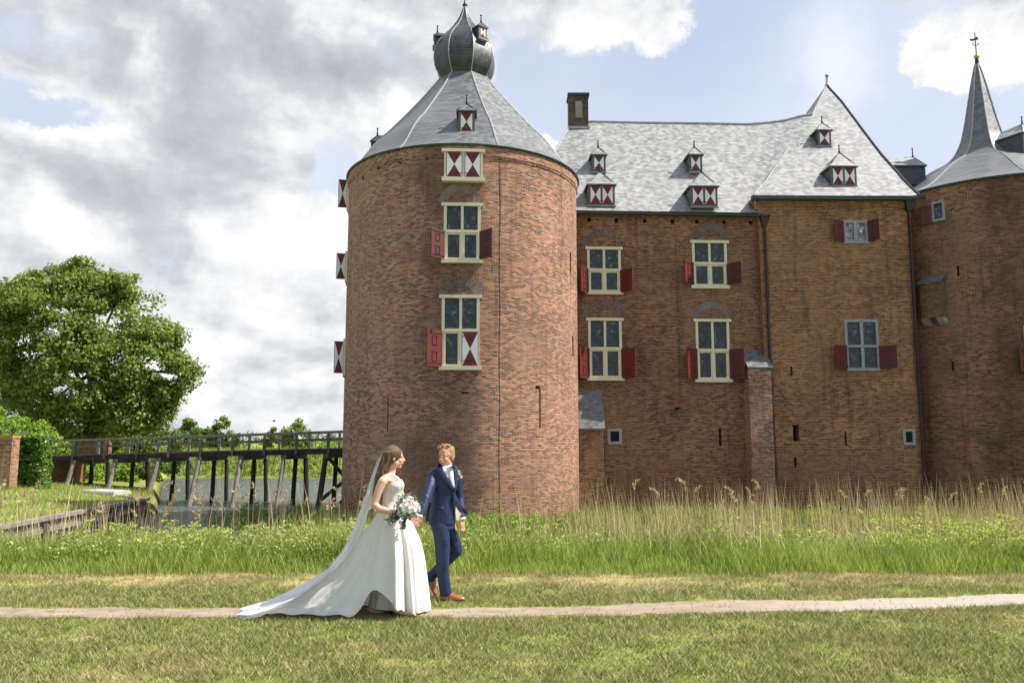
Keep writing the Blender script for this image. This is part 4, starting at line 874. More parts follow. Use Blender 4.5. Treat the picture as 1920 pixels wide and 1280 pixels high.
b.face([(cx, cy - .01, zq(76)), (cx - .22, cy - .01, zq(78)), (cx - .30, cy - .01, zq(73)), (cx - .12, cy - .01, zq(74)), (cx + .1, cy - .01, zq(69)), (cx + .16, cy - .01, zq(75))]); wv = b.build('weathervane', M['darkmetal'], sproof)
b = MB(); b.ell((cx, cy, zq(107)), (.125, .125, .125), n=20, m=12); b.build('gilt_ball', M['gold'], wv, True)
z_ = at(1905, 288, 36).z; rr = np.interp(z_, [p[1] for p in spp], [p[0] for p in spp])
small = small_dormer(R(26), z_ - .05, 2.2, (T2.cx, T2.cy), .95, 1.05, 1.6, 'dormer on the bell shaped spire at the right edge', 'slate_m')
# garderobe box on corbels
u0, zt = T2.hit(1731, 512); u1, _ = T2.hit(1770, 512); zm = T2.hit(1735, 538)[1] + .1; zb = T2.hit(1735, 600)[1]; um = (u0 + u1) / 2; r, n = T2.frame(um); O = T2.p(um, 0, 0); hw = (u1 - u0) / 2
b = MB(); b.fbox(O, r, n, -hw, hw, zb, zm, -.3, .36); gb = b.build('garderobe', M['mossbrick'], castle); gb['label'] = 'small brick closet with slate roof hanging on the right tower'
P = lambda a, z_, d: O + r * a + UP * z_ + n * d
b = MB(); b.hexa([P(-hw - .06, zm - .05, .43), P(hw + .06, zm - .05, .43), P(hw + .06, zt - .03, -.3), P(-hw - .06, zt - .03, -.3), P(-hw - .06, zm + .02, .44), P(hw + .06, zm + .02, .44), P(hw + .06, zt + .06, -.3), P(-hw - .06, zt + .06, -.3)]); b.build('slate_cap', M['slate_s'], gb)
for s in (-1, 1):
    b = MB(); x0 = s * hw * .72; b.hexa([P(x0 - .15, zb - .28, .1), P(x0 + .15, zb - .28, .1), P(x0 + .15, zb - .28, -.3), P(x0 - .15, zb - .28, -.3), P(x0 - .15, zb - .01, .40), P(x0 + .15, zb - .01, .40), P(x0 + .15, zb - .01, -.3), P(x0 - .15, zb - .01, -.3)]); b.build('corbel', M['stone'], gb)

# ================================================================ BRIDGE
br = empty('footbridge', (-16, 42, WATER), 'long dark timber footbridge on leaning piles crossing the moat to the round tower', 'bridge')
Yn = lambda px: np.interp(px, [95, 645], [45.0, 41.0])
def nr(px, py): return at(px, py, Yn(px))
WID = 2.7; offv = Vector((.35, WID, 0))
zrail = lambda px: nr(px, np.interp(px, [95, 360, 645], [824.5, 816, 806.5])).z; zdeck = lambda px: nr(px, np.interp(px, [95, 360, 645], [853, 845.5, 838.5])).z
xspan = [84, 95, 180, 270, 360, 450, 540, 645, 700]
def bp(px, z): q = nr(px, 840); return Vector((q.x, Yn(px), z))
b = MB(); dirn = (bp(645, 0) - bp(95, 0)).normalized()
tot = (bp(700, 0) - bp(84, 0)).length; npl = int(tot / .24)
for i in range(npl):
    px = 84 + 616 * i / npl; px2 = 84 + 616 * (i + .92) / npl; a = bp(px, zdeck(px)) ; c = bp(px2, zdeck(px2)); j = random.uniform(-.06, .03); o1 = Vector((0, -.12 + j, 0)); o2 = offv + Vector((0, .12, 0))
    b.hexa([a + o1 - UP * .07, c + o1 - UP * .07, c + o2 - UP * .07, a + o2 - UP * .07, a + o1, c + o1, c + o2, a + o2])
b.build('deck', M['midwood'], br)
for k, ov in enumerate((Vector((0, 0, 0)), offv * .5, offv)):
    b = MB()
    for x0, x1 in zip(xspan[:-1], xspan[1:]): b.beam(bp(x0, zdeck(x0) - .19) + ov, bp(x1, zdeck(x1) - .19) + ov, .18, .24)
    b.build('beam', M['darkwood'], br)
for k, ov in enumerate((Vector((0, 0, 0)), offv)):
    b = MB(); b2 = MB()
    for x0, x1 in zip(xspan[:-1], xspan[1:]):
        b.beam(bp(x0, zrail(x0) - .04) + ov, bp(x1, zrail(x1) - .04) + ov, .15, .09)
        b2.beam(bp(x0, (zrail(x0) * .55 + zdeck(x0) * .45) - .03) + ov, bp(x1, (zrail(x1) * .55 + zdeck(x1) * .45) - .03) + ov, .05, .10)
    b.build('handrail', M['oldwood' if k == 0 else 'midwood'], br); b2.build('midrail', M['midwood'], br)
    for i in range(0, 10):
        px = 139.5 + 59.6 * i + (0 if k == 0 else -14.)
        if px > 690: break
        b = MB(); b.beam(bp(px, zdeck(px) - (.30 if k == 0 else .0)) + ov + Vector((0, -.12 if k == 0 else -.0, 0)), bp(px, zrail(px) - .09) + ov + Vector((0, -.10 if k == 0 else 0, 0)), .13, .13, up=Vector((1, 0, 0))); b.build('rail_post', M['midwood' if k == 0 else 'oldwood'], br)
for i, (tx, bx) in enumerate(((144, 131), (222, 208), (302, 286), (378, 366), (455, 445), (535, 527), (613, 603))):
    zt = zdeck(tx) - .42; base = bp(tx, zt); b = MB(); b.beam(base + Vector((0, -.35, .0)), base + offv + Vector((0, .25, .0)), .24, .22); b.build('cap_beam', M['midwood'], br)
    for k, (f, dy, dx) in enumerate(((0, -.25, 0), (.52, 0, 0), (1.0, .15, 0))):
        t_ = base + offv * f + Vector((0, dy, -.08)); bot = Vector(t_); bot.z = -2.6
        if k == 0: q = nr(bx, 948); bot.x = t_.x + (q.x - t_.x) * 1.35; bot.y = t_.y - .9
        else: bot.x -= .12 * (1 if k == 1 else -1); bot.y += .1
        b = MB(); rr = .128 + random.uniform(-.015, .02); mid = t_.lerp(bot, .5) + Vector((random.uniform(-.05, .05), 0, 0)); b.tube([bot, mid, t_], [rr * 1.12, rr, rr * .95], 8); b.build('pile', M['oldwood' if k == 0 and i < 6 else 'darkwood'], br)  # lit near piles coloured pale, shaded inner piles coloured dark
def brace(a, c): b = MB(); b.beam(a, c, .12, .16); b.build('brace', M['darkwood'], br)
brace(nr(612, 855) + Vector((0, .2, 0)), nr(645, 895) + Vector((0, .3, 0))); brace(nr(600, 938), nr(645, 902)); brace(nr(628, 852) + offv * .8, nr(660, 884) + offv * .8); brace(nr(616, 948) + offv * .6, nr(660, 905) + offv * .6)
# brick abutment in the shade at the bridge end
b = MB(); q = nr(96, 900); b.box(q.x - 1.4, q.x + .2, q.y - .3, q.y + 3.2, -1.6, zdeck(95) - .3); b.box(q.x - 3.2, q.x - 1.4, q.y + 2.8, q.y + 3.4, -1.6, 1.9); b.box(q.x - .2, q.x + 1.6, q.y + 2.9, q.y + 3.3, zdeck(95) - .3, 1.75); tag(b.build('abutment', M['wing']), 'dark brick abutment under the left end of the footbridge', 'abutment')

# ================================================================ QUAY, PILLAR, BOAT
q0 = at(-60, 990, 22.); q1 = Vector((-16.15, 36.5, 0)); zA = -.78
qy = empty('timber_quay', (-16, 30, WATER), 'weathered timber quay edge of planks running along the grass bank on the left', 'quay')
A = Vector((-15.2, 21.5, 0)); B_ = Vector((-16.35, 36.8, 0)); 
b = MB(); b.beam(A + UP * zA, B_ + UP * (zA + .02), .34, .12); b.build('top_plank', M['oldwood'], qy)
b = MB(); b.beam(A + UP * (zA - .36) + Vector((.1, 0, 0)), B_ + UP * (zA - .34) + Vector((.1, 0, 0)), .22, .14); b.build('lower_rail', M['oldwood'], qy)
b = MB()
for i in range(70):
    f = i / 70; f2 = (i + .94) / 70; P0 = A.lerp(B_, f); P1 = A.lerp(B_, f2); j = random.uniform(-.02, .02); b.hexa([P0 + Vector((.04 + j, 0, -2.5)), P1 + Vector((.04 + j, 0, -2.5)), P1 + Vector((-.06, 0, -2.5)), P0 + Vector((-.06, 0, -2.5)), P0 + Vector((.04 + j, 0, zA - .06)), P1 + Vector((.04 + j, 0, zA - .06)), P1 + Vector((-.06, 0, zA - .06)), P0 + Vector((-.06, 0, zA - .06))])
b.build('sheet_piles', M['midwood'], qy)
b = MB(); P0 = B_ + Vector((0, 0, zA)); b.beam(P0 + Vector((0, 0, 0)), P0 + Vector((-3.4, 2.8, .05)), .3, .12); b.build('end_plank', M['oldwood'], qy)
for f in (.02, .2, .38, .56, .74, .92):
    P0 = A.lerp(B_, f); b = MB(); b.tube([P0 + Vector((.26, 0, -2.4)), P0 + Vector((.24, 0, zA - .15))], .11, 8); b.build('post', M['midwood'], qy)
p0 = at(-14, 925, 37.5); p1 = at(15.5, 925, 37.5); pz = at(0, 816, 37.5).z
b = MB(); b.box(p0.x, p1.x, 37.5, 38.1, -1.3, pz - .12); pil = b.build('brick_pillar', M['tower']); tag(pil, 'red brick pillar with a lichen covered cap at the left edge in front of the ivy hedge', 'pillar')
M['lichen'] = simple('orange_lichen_cap', (.42, .25, .05), .9, .4, 9, .4)
b = MB(); b.box(p0.x - .03, p1.x + .03, 37.47, 38.13, pz - .12, pz); b.build('cap', M['lichen'], pil)
bo = empty('upturned_boat', tuple(at(186, 932, 39.2)), 'pale grey flat bottomed boat lying upside down on the grass bank below the footbridge', 'boat')
c0 = at(146, 931, 40.5); c1 = at(229, 936, 38.6); L_ = c1 - c0; L_.z = 0; ln = L_.length; d = L_.normalized(); s_ = Vector((-d.y, d.x, 0)); zb = -.86; rg = []
for i in range(13):
    t_ = i / 12; wv_ = .56 * (1 - .55 * max(0, .25 - t_) / .25 - .25 * max(0, t_ - .8) / .2); hz_ = .34 - .13 * max(0, (.3 - t_)) / .3; cpt = c0 + L_ * t_; 
    rg.append([Vector((0, 0, zb)) + Vector((cpt.x, cpt.y, 0)) + s_ * a * wv_ + UP * z_ for a, z_ in ((-1.12, 0), (-1.14, .05), (-1.0, hz_ * .85), (-.93, hz_), (.93, hz_), (1.0, hz_ * .85), (1.14, .05), (1.12, 0))])
b = MB(); b.rings(rg, 0); b.build('hull', simple('grey_hull_paint', (.50, .50, .47), .6, .15, 4, .2), bo)
b = MB()
for sgn in (-1, 1): b.tube([Vector((rg[i][1 if sgn < 0 else 6].x, rg[i][1 if sgn < 0 else 6].y, zb + .03)) for i in range(13)], .03, 6)
b.build('gunwale', M['greyframe'], bo)

# ================================================================ TREES AND HEDGES
def bent(p, q, k=.1): m_ = (Vector(p) + Vector(q)) / 2 + Vector((random.uniform(-k, k), random.uniform(-k, k), random.uniform(0, k))) * (Vector(q) - Vector(p)).length; return m_
def tree(name, lobes, base, trunk_r, n_cl, per, leaf, cr, mt, lab, cat='tree', group=None, limbs=9, sq=.85, fork=.25):
    L = np.array(lobes, float); t = empty(name, tuple(base), lab, cat, group); wt = L[:, 3] ** 2; wt /= wt.sum(); cl = []
    while len(cl) < n_cl:
        i = rng.choice(len(L), p=wt); d = rng.normal(0, 1, 3); d /= np.linalg.norm(d)
        if d[1] > .5: continue
        p = L[i, :3] + d * L[i, 3] * rng.uniform(.55, 1.04) * np.array([1, 1, sq])
        if np.any(np.linalg.norm((L[:, :3] - p) / np.array([1, 1, sq]), axis=1) < L[:, 3] * .62) : continue
        if p[2] < base[2] + .4: continue
        cl.append((*p, cr * rng.uniform(.6, 1.25)))
    clumps('crown', cl, per, leaf, mt, parent=t, shell=.6, squash=.72)
    b = MB(); c = L[:, :3].mean(0); top = Vector((base[0], base[1], base[2] + (c[2] - base[2]) * 1.0)); fk = Vector(base).lerp(top, fork)
    b.tube([Vector(base) - UP * .3, Vector(base).lerp(fk, .3), fk, top], [trunk_r * 1.35, trunk_r, trunk_r * .85, trunk_r * .35], 10)
    for i in range(limbs):
        q = Vector(cl[rng.integers(len(cl))][:3]) if i >= len(L) else Vector(L[i, :3]); s = fk.lerp(top, random.uniform(0, .8)); m_ = bent(s, q); b.tube([s, m_, q], [trunk_r * .4, trunk_r * .24, trunk_r * .07], 7)
    b.build('trunk', M['bark'], t, True); return t
def lobes_px(lst, Y, jy=0): return [(*at(x_, y_, Y + (dy or 0)), r_ / F * Y) for x_, y_, r_, dy in lst]
YT = 62
lb = lobes_px([(338, 694, 28, 0), (316, 640, 18, 0), (88, 528, 34, 1), (232, 535, 30, 0), (150, 512, 26, 0), (300, 745, 40, 1), (120, 600, 108, 0), (215, 620, 98, 1), (60, 640, 100, 0), (180, 700, 105, -1), (265, 680, 80, -1), (325, 700, 42, 0), (110, 740, 95, 0), (235, 750, 82, 0), (285, 750, 50, 1), (155, 560, 62, 0), (300, 640, 38, 0), (60, 580, 60, 1), (190, 560, 50, 1), (150, 780, 70, 0)], YT)
b0 = at(165, 850, YT); tree('plane_tree', lb, (b0.x, YT, -.6), .55, 760, 100, .29, .92, M['leaf'], 'big round leafy plane tree behind the left end of the footbridge', limbs=16)
lb = lobes_px([(-40, 600, 85, 0), (-60, 680, 95, 0), (-5, 560, 42, 0), (-10, 740, 60, 0), (-70, 560, 70, 1)], 66)
b0 = at(-50, 850, 66); tree('leaning_tree', lb, (b0.x, 66, -.6), .4, 190, 120, .28, 1.0, M['leafd'], 'darker leafy tree cut off by the left edge of the picture', limbs=8)
# small trees and bushes on the far bank behind the bridge
for i, (px, yt, w_, Y, lab) in enumerate(((352, 788, 22, 82, 'small shrubby tree behind the bridge, just right of the big tree'), (420, 782, 24, 84, 'airy young tree rising behind the bridge railing'), (555, 786, 26, 84, 'lone bushy young tree near the round tower'),
                                    (508, 800, 9, 90, 'thin sapling beside the lone bushy tree'), (385, 800, 22, 88, 'low bush between the two small trees behind the railing'))):
    lb = lobes_px([(px, (yt + 838) / 2, w_ * .8, 0), (px - w_ * .5, 826, w_ * .75, 0), (px + w_ * .5, 822, w_ * .7, 0), (px + w_ * .15, yt + w_ * .45, w_ * .5, 0), (px, 842, w_, 0)], Y)
    b0 = at(px, 850, Y); tree('young_tree', lb, (b0.x, Y, .3), .09, int(12 + w_ * 1.8), 60, .26, .48, M['leafd'] if i != 2 else M['leaf'], lab, group='young trees on the far bank', limbs=9, fork=.1)
def hedge(name, boxes, n_cl, per, leaf, cr, mt, lab, cat, squash=.8):
    cl = []
    for (x0, x1, y0, y1, z0, z1), nn in zip(boxes, n_cl):
        for _ in range(nn):
            f = rng.integers(4)
            p = [rng.uniform(x0, x1), rng.uniform(y0, y1), rng.uniform(z0, z1)]
            if f in (0, 1): p[1] = y0 + rng.uniform(0, .15)
            elif f == 2: p[2] = z1 - rng.uniform(0, .1)
            else: p[0] = x1 - rng.uniform(0, .1)
            cl.append((*p, cr * rng.uniform(.7, 1.25)))
    o = clumps(name, cl, per, leaf, mt, lab, cat, squash=squash); return o
x0 = at(12, 870, 38.6).x; x1 = at(72, 870, 38.6).x; zt = at(50, 818, 38.6).z
hedge('ivy_hedge', [(x0 - 1.2, x1, 38.9, 39.6, -1.0, zt)], [620], 75, .11, .16, M['ivy'], 'tall block of glossy ivy hedge beside the brick pillar', 'hedge')
b = MB(); b.box(x0 - 1.2, x1 - .12, 39.0, 39.65, -1.1, zt - .1); b.build('shade_core', simple('ivy_shade', (.012, .025, .008), .9), bpy.data.objects['ivy_hedge'])  # near-black box painted in for the shade inside the hedge
lb = lobes_px([(10, 812, 42, 0), (70, 822, 30, 0), (-30, 808, 50, 0), (110, 838, 22, 0), (40, 850, 30, 2)], 48)
tree('yellow_shrub', lb, (lb[0][0], 48, -.8), .12, 150, 100, .16, .45, M['leafy'], 'broad yellow green shrub behind the ivy hedge', 'shrub', limbs=5)
for k, (lst, Y, lab) in enumerate((([(165, 900, 22, 0), (185, 888, 20, 1), (150, 885, 16, 0)], 50, 'bright green bush between the first piles under the bridge'), ([(215, 885, 24, 0), (238, 895, 20, 0), (200, 905, 14, 0)], 52, 'second green bush seen through the bridge piles'),
                         ([(262, 878, 26, 0), (290, 885, 22, 0), (240, 870, 22, 1), (275, 900, 16, 0)], 56, 'large dull green bush at the water\'s edge under the bridge'), ([(325, 868, 24, 0), (345, 875, 18, 0), (300, 862, 26, 2)], 68, 'bush on the far bank seen under the bridge deck'))):
    lb = lobes_px(lst, Y); tree('waterside_bush', lb, (lb[0][0], Y, -1.6), .06, 60, 90, .17, .38, M['leafy'] if k < 2 else M['leafd'], lab, 'bush', 'bushes under the bridge', limbs=5)
# dense wood behind the bridge at left, low dark masses, far treeline
lb = lobes_px([(170, 835, 40, 0), (240, 830, 40, 0), (110, 830, 30, 0), (300, 835, 34, 0)], 70)
tree('dark_thicket', lb, (lb[0][0], 70, -.3), .15, 110, 110, .27, .8, M['leafd'], 'dark thicket below the big tree behind the bridge railing', 'thicket', limbs=4)
cl = [(rng.uniform(-190, -40), rng.uniform(330, 380), .6 + rng.uniform(.2, 3.2), rng.uniform(1.5, 3.2)) for _ in range(90)]
M['leaffar'] = leaf_mat('far_leaf', [(.09, .12, .10), (.13, .17, .13), (.18, .22, .16)])
clumps('distant_trees', cl, 60, 1.3, M['leaffar'], 'far low line of trees on the horizon beyond the meadow', 'trees', kind='stuff')
cl = [(rng.uniform(-60, -14), rng.uniform(95, 120), .9 + rng.uniform(-.2, .5), rng.uniform(.6, 1.2)) for _ in range(90)]
clumps('meadow_bushes', cl, 70, .4, M['leafd'], 'low hedge line crossing the meadow beyond the bridge', 'bushes', kind='stuff')
q = at(513.7, 789, 120); b = MB(); b.ell(q, (.28, .09, .09)); b.face([q + Vector((-.1, 0, .05)), q + Vector((.12, 0, .05)), q + Vector((.0, -.5, .22))]); b.face([q + Vector((-.1, 0, .05)), q + Vector((0, .5, .22)), q + Vector((.12, 0, .05))]); tag(b.build('bird', M['darkmetal']), 'tiny dark bird flying low over the bridge against the sky', 'bird')
#PEOPLE

# ================================================================ PEOPLE
from mathutils.bvhtree import BVHTree
def cloth_mat(name, col, rough=.7, ns=7., strength=.35, sheen=.3, trans=0., spec=.3, fold=(1, 1, .35)):
    m, t = mat(name); pos = t.node('ShaderNodeNewGeometry').outputs['Position']
    h = t.m('ADD', t.noise(t.vm('MULTIPLY', pos, fold), ns, 4, .55, .6), t.m('MULTIPLY', t.noise(pos, 220., 2), .03))
    c = t.mix(t.noise(pos, 5., 3), tuple(q * .92 for q in col), tuple(min(1, q * 1.06) for q in col))
    b = t.node('ShaderNodeBsdfPrincipled', {'Base Color': c, 'Roughness': rough, 'Normal': t.bump(h, strength, .07), 'Specular IOR Level': spec, 'Sheen Weight': sheen})
    if trans:
        tr = t.node('ShaderNodeBsdfTranslucent', {'Color': col}); mx = t.node('ShaderNodeMixShader', {0: trans, 1: b.outputs[0], 2: tr.outputs[0]}); t.node('ShaderNodeOutputMaterial', {'Surface': mx.outputs[0]})
    else: t.node('ShaderNodeOutputMaterial', {'Surface': b.outputs[0]})
    return m
def skin_mat(name, col):
    m, t = mat(name); pos = t.node('ShaderNodeNewGeometry').outputs['Position']
    c = t.mix(t.noise(pos, 14., 4), tuple(q * .88 for q in col), tuple(min(1, q * 1.1) for q in col))
    finish(t, c, .5, t.bump(t.noise(pos, 90., 3), .15, .002), .4, **{'Subsurface Weight': .12, 'Subsurface Radius': (.01, .004, .002), 'Subsurface Scale': .5}); return m
def hair_mat(name, a, b_, sc=(60, 60, 9)):
    m, t = mat(name); pos = t.node('ShaderNodeNewGeometry').outputs['Position']
    n = t.noise(t.vm('MULTIPLY', pos, sc), 1.6, 5, .6, 1.2); n2 = t.noise(pos, 22., 3)
    c = t.mix(t.mr(t.m('ADD', t.m('MULTIPLY', n, .6), t.m('MULTIPLY', n2, .4)), .36, .64), a, b_); finish(t, c, .42, t.bump(n, .9, .012), .5); return m
M['dress'] = cloth_mat('white_tulle_dress', (.94, .92, .88), .75, 4.2, .35, .25, .25)
M['lace'] = cloth_mat('ivory_lace', (.82, .80, .75), .8, 60., .5, .1, .0, fold=(1, 1, 1))
M['lining'] = cloth_mat('underskirt', (.74, .71, .62), .8, 22., .5, .1, .1, fold=(1, 1, .12))
M['navy'] = cloth_mat('navy_suit', (.009, .021, .075), .5, 8., .40, .05, spec=.45, fold=(.8, .8, .5))
M['navyd'] = cloth_mat('navy_lapel', (.007, .016, .060), .5, 7., .2, .1)
M['shirt'] = cloth_mat('white_shirt', (.80, .79, .80), .7, 12., .2)
M['tie'] = cloth_mat('silver_tie', (.60, .60, .62), .4, 14., .2)
M['cream_l'] = cloth_mat('cream_lining', (.62, .56, .42), .6, 9., .2)
M['skinb'] = skin_mat('fair_skin', (.68, .41, .30)); M['sking'] = skin_mat('ruddy_skin', (.60, .31, .21))
M['hairb'] = hair_mat('brown_hair', (.04, .022, .011), (.20, .115, .055)); M['hairg'] = hair_mat('ginger_hair', (.16, .075, .025), (.52, .30, .12), (40, 40, 40))
M['shoe'] = simple('tan_leather', (.34, .10, .035), .3, .25, 9, .15, .6); M['sole'] = simple('dark_sole', (.05, .025, .015), .6)
M['eyew'] = simple('eye_white', (.7, .68, .66), .2, 0.02, 5, 0); M['iris'] = simple('iris', (.03, .03, .03), .1, .1, 5, 0); M['lip'] = simple('lips', (.48, .16, .14), .4, .1, 20, 0)
mv, t = mat('veil_tulle'); pos = t.node('ShaderNodeNewGeometry').outputs['Position']
b_ = t.node('ShaderNodeBsdfPrincipled', {'Base Color': (.9, .9, .9), 'Roughness': .7, 'Normal': t.bump(t.noise(t.vm('MULTIPLY', pos, (1, 1, .25)), 16., 3), .5, .03)})
tr = t.node('ShaderNodeBsdfTranslucent', {'Color': (.96, .96, .97)}); mx = t.node('ShaderNodeMixShader', {0: .6, 1: b_.outputs[0], 2: tr.outputs[0]})
tp = t.node('ShaderNodeBsdfTransparent'); mx2 = t.node('ShaderNodeMixShader', {0: .05, 1: mx.outputs[0], 2: tp.outputs[0]}); t.node('ShaderNodeOutputMaterial', {'Surface': mx2.outputs[0]}); M['veil'] = mv
def remesh(o, vox, smooth=6, fac=.5):
    r_ = o.modifiers.new('remesh', 'REMESH'); r_.mode = 'VOXEL'; r_.voxel_size = vox; r_.use_smooth_shade = True
    s_ = o.modifiers.new('smooth', 'SMOOTH'); s_.iterations = smooth; s_.factor = fac; return o
def basis(f, u=Vector((0, 0, 1))):
    f = Vector(f).normalized(); r = f.cross(u).normalized(); u = r.cross(f); return f, r, u
def limb(b, pts, rad, n=14):
    b.tube(pts, rad, n)
    for p, r_ in zip(pts, rad): b.ell(p, (r_,) * 3, n=12, m=8)
def hand(b, wrist, d, palm_n, thumb_side, curl=.5, s=1.0):
    """palm plus five separate fingers; d = pointing direction, palm_n = way the palm faces"""
    d = Vector(d).normalized(); pn = Vector(palm_n); pn = (pn - d * pn.dot(d)).normalized(); sd = d.cross(pn) * thumb_side
    rot = Matrix((d, sd, pn)).transposed(); c = Vector(wrist) + d * .045 * s; b.ell(c, (.052 * s, .040 * s, .016 * s), rot, 14, 8)
    b.ell(Vector(wrist) + d * .012 * s, (.03 * s, .026 * s, .019 * s), rot)
    for k, (o_, ln) in enumerate(((.030, .066), (.010, .076), (-.010, .070), (-.028, .054))):
        p = Vector(wrist) + d * .082 * s + sd * o_ * s; dd = d + sd * o_ * 1.6; dd.normalize(); rr = .0088 * s; pts = [p]; a = curl * (.55 + .12 * k)
        for j, f_ in enumerate((.45, .32, .25)):
            p = p + dd * ln * f_ * s; pts.append(p); ax = Matrix.Rotation(-a, 3, sd * (1 if thumb_side > 0 else 1)); n_ = dd * math.cos(a) + pn * math.sin(a); dd = n_.normalized()
        b.tube(pts, [rr * 1.08, rr, rr * .92, rr * .75], 8); b.ell(pts[-1], (rr * .78,) * 3, n=8, m=6)
    p = Vector(wrist) + d * .030 * s + sd * .030 * s; dd = (d * .75 + sd * .6 + pn * .35).normalized(); pts = [p, p + dd * .032 * s, p + dd * .03 * s + (d * .9 + pn * .5).normalized() * .032 * s]
    b.tube(pts, [.013 * s, .011 * s, .008 * s], 8); b.ell(pts[-1], (.0085 * s,) * 3, n=8, m=6)
def head(b, c, f, s=1.0, male=False, up=Vector((0, 0, 1))):
    f, r, u = basis(f, up); rot = Matrix((f, r, u)).transposed(); P = lambda x_, y_, z_: Vector(c) + (f * x_ + r * y_ + u * z_) * s
    b.ell(P(-.006, 0, .028), (.097 * s, .076 * s, .092 * s), rot, 22, 14)                   # cranium
    b.ell(P(.030, 0, -.030), (.064 * s, .058 * s, .078 * s), rot, 20, 12)                   # face
    b.ell(P(.045, 0, -.072), (.040 * s, (.046 if male else .038) * s, .036 * s), rot, 16, 10)   # jaw
    b.ell(P(.070, 0, -.098), (.020 * s, .022 * s, .016 * s), rot)                           # chin
    for q in (-1, 1):
        b.ell(P(.062, q * .034, -.030), (.024 * s, .022 * s, .022 * s), rot)                # cheek
        b.ell(P(.082, q * .030, .016), (.012 * s, .026 * s, .008 * s), rot)                 # brow ridge
        b.ell(P(-.008, q * .078, -.012), (.016 * s, .007 * s, .030 * s), rot)               # ear
        b.ell(P(.020, q * .050, -.062), (.030 * s, .014 * s, .030 * s), rot)
    b.tube([P(.088, 0, .012), P(.104, 0, -.012), P(.117, 0, -.032)], [.008 * s, .010 * s, .0125 * s], 8)
    b.ell(P(.112, 0, -.035), (.012 * s, .011 * s, .010 * s), rot)
    for q in (-1, 1): b.ell(P(.100, q * .011, -.038), (.009 * s, .008 * s, .007 * s), rot)
    b.ell(P(.090, 0, -.058), (.013 * s, .022 * s, .009 * s), rot); b.ell(P(.086, 0, -.073), (.012 * s, .019 * s, .008 * s), rot)
    return P, rot
def face(parent, P, rot, s, male, hairm):
    for q in (-1, 1):
        b = MB(); b.ell(P(.0855, q * .031, .002), (.009 * s, .0125 * s, .0065 * s), rot); e = b.build('eye', M['eyew'], parent, True)
        b = MB(); b.ell(P(.0925, q * .030, .002), (.004 * s, .0062 * s, .0060 * s), rot); b.build('iris', M['iris'], e, True)
        b = MB(); b.tube([P(.088, q * .046, .018), P(.098, q * .030, .024), P(.097, q * .014, .019)], [.003 * s, .0045 * s, .003 * s], 6); b.build('eyebrow', M[hairm], parent, True)
    b = MB(); b.tube([P(.086, -.027, -.060), P(.099, -.012, -.066), P(.101, 0, -.067), P(.099, .012, -.066), P(.086, .027, -.060)], [.002 * s, .0045 * s, .0058 * s, .0045 * s, .002 * s], 8); b.build('mouth', M['lip'], parent, True)

# ---------------- bride
YB = 8.75; Bp = lambda px, py, dy=0.: at(px, py, YB + dy); U = F / YB          # pixels per metre there
bride = empty('person', tuple(Bp(735, 1152)), 'bride in a long white wedding dress with trailing train and veil, holding a bouquet', 'person')
b = MB()
hc = Bp(738.5, 857, .02); P, rot = head(b, hc, (.96, .26, -.02), 1.0)
limb(b, [Bp(736, 872, .02), Bp(733, 886, .01), Bp(731, 893, 0)], [.050, .047, .058])
def bring(b, L, n=30, f=Vector((1, .1, 0))):
    f = f.normalized(); r = Vector((-f.y, f.x, 0)); rg = []
    for px, py, hx, hy in L: c = Bp(px, py); rg.append([c + f * (hx / U) * math.cos(t_ * 2 * math.pi / n) + r * hy * math.sin(t_ * 2 * math.pi / n) for t_ in range(n)])
    b.rings(rg)
bring(b, [(731, 887, 5, .05), (730, 893, 10, .12), (732, 899, 15, .165), (735, 908, 17.5, .155), (736, 920, 16, .135), (734, 940, 14.5, .115), (735, 960, 18, .15), (736, 985, 19, .17), (736, 1030, 15, .15)])
b.ell(Bp(747, 911, -.065), (.055, .058, .055)); b.ell(Bp(747, 911, .075), (.055, .058, .055))
limb(b, [Bp(724, 897, -.12), Bp(717, 903, -.165), Bp(709, 922, -.185), Bp(701, 945, -.20)], [.050, .050, .043, .037])       # near upper arm
limb(b, [Bp(701, 945, -.20), Bp(712, 954, -.22), Bp(728, 958, -.235), Bp(743, 961, -.24)], [.037, .038, .032, .025])          # near forearm
hand(b, Bp(743, 961, -.24), (1, .1, -.05), (0, 1, .1), 1, 1.3, .95)
limb(b, [Bp(735, 896, .13), Bp(742, 900, .17), Bp(750, 922, .24), Bp(757, 941, .28)], [.045, .047, .040, .034]); limb(b, [Bp(757, 941, .28), Bp(766, 955, .32), Bp(773, 968, .35)], [.034, .030, .023])
hand(b, Bp(773, 968, .35), (.38, .05, -1), (.3, 1, .1), -1, .9, .92)
limb(b, [Bp(738, 985, -.05), Bp(742, 1060, -.06), Bp(740, 1120, -.10), Bp(740, 1137, -.12)], [.085, .055, .042, .034]); limb(b, [Bp(733, 985, .08), Bp(720, 1060, .06), Bp(700, 1120, .10), Bp(694, 1140, .10)], [.085, .055, .042, .034])
limb(b, [Bp(740, 1139, -.12), Bp(752, 1146, -.13), Bp(768, 1150, -.14), Bp(778, 1152.5, -.14)], [.034, .031, .025, .017]); limb(b, [Bp(694, 1141, .10), Bp(704, 1146, .10), Bp(718, 1149, .1)], [.034, .028, .018])
body = remesh(b.build('body', M['skinb'], bride, True), .0055, 5)
face(bride, P, rot, 1.0, False, 'hairb')
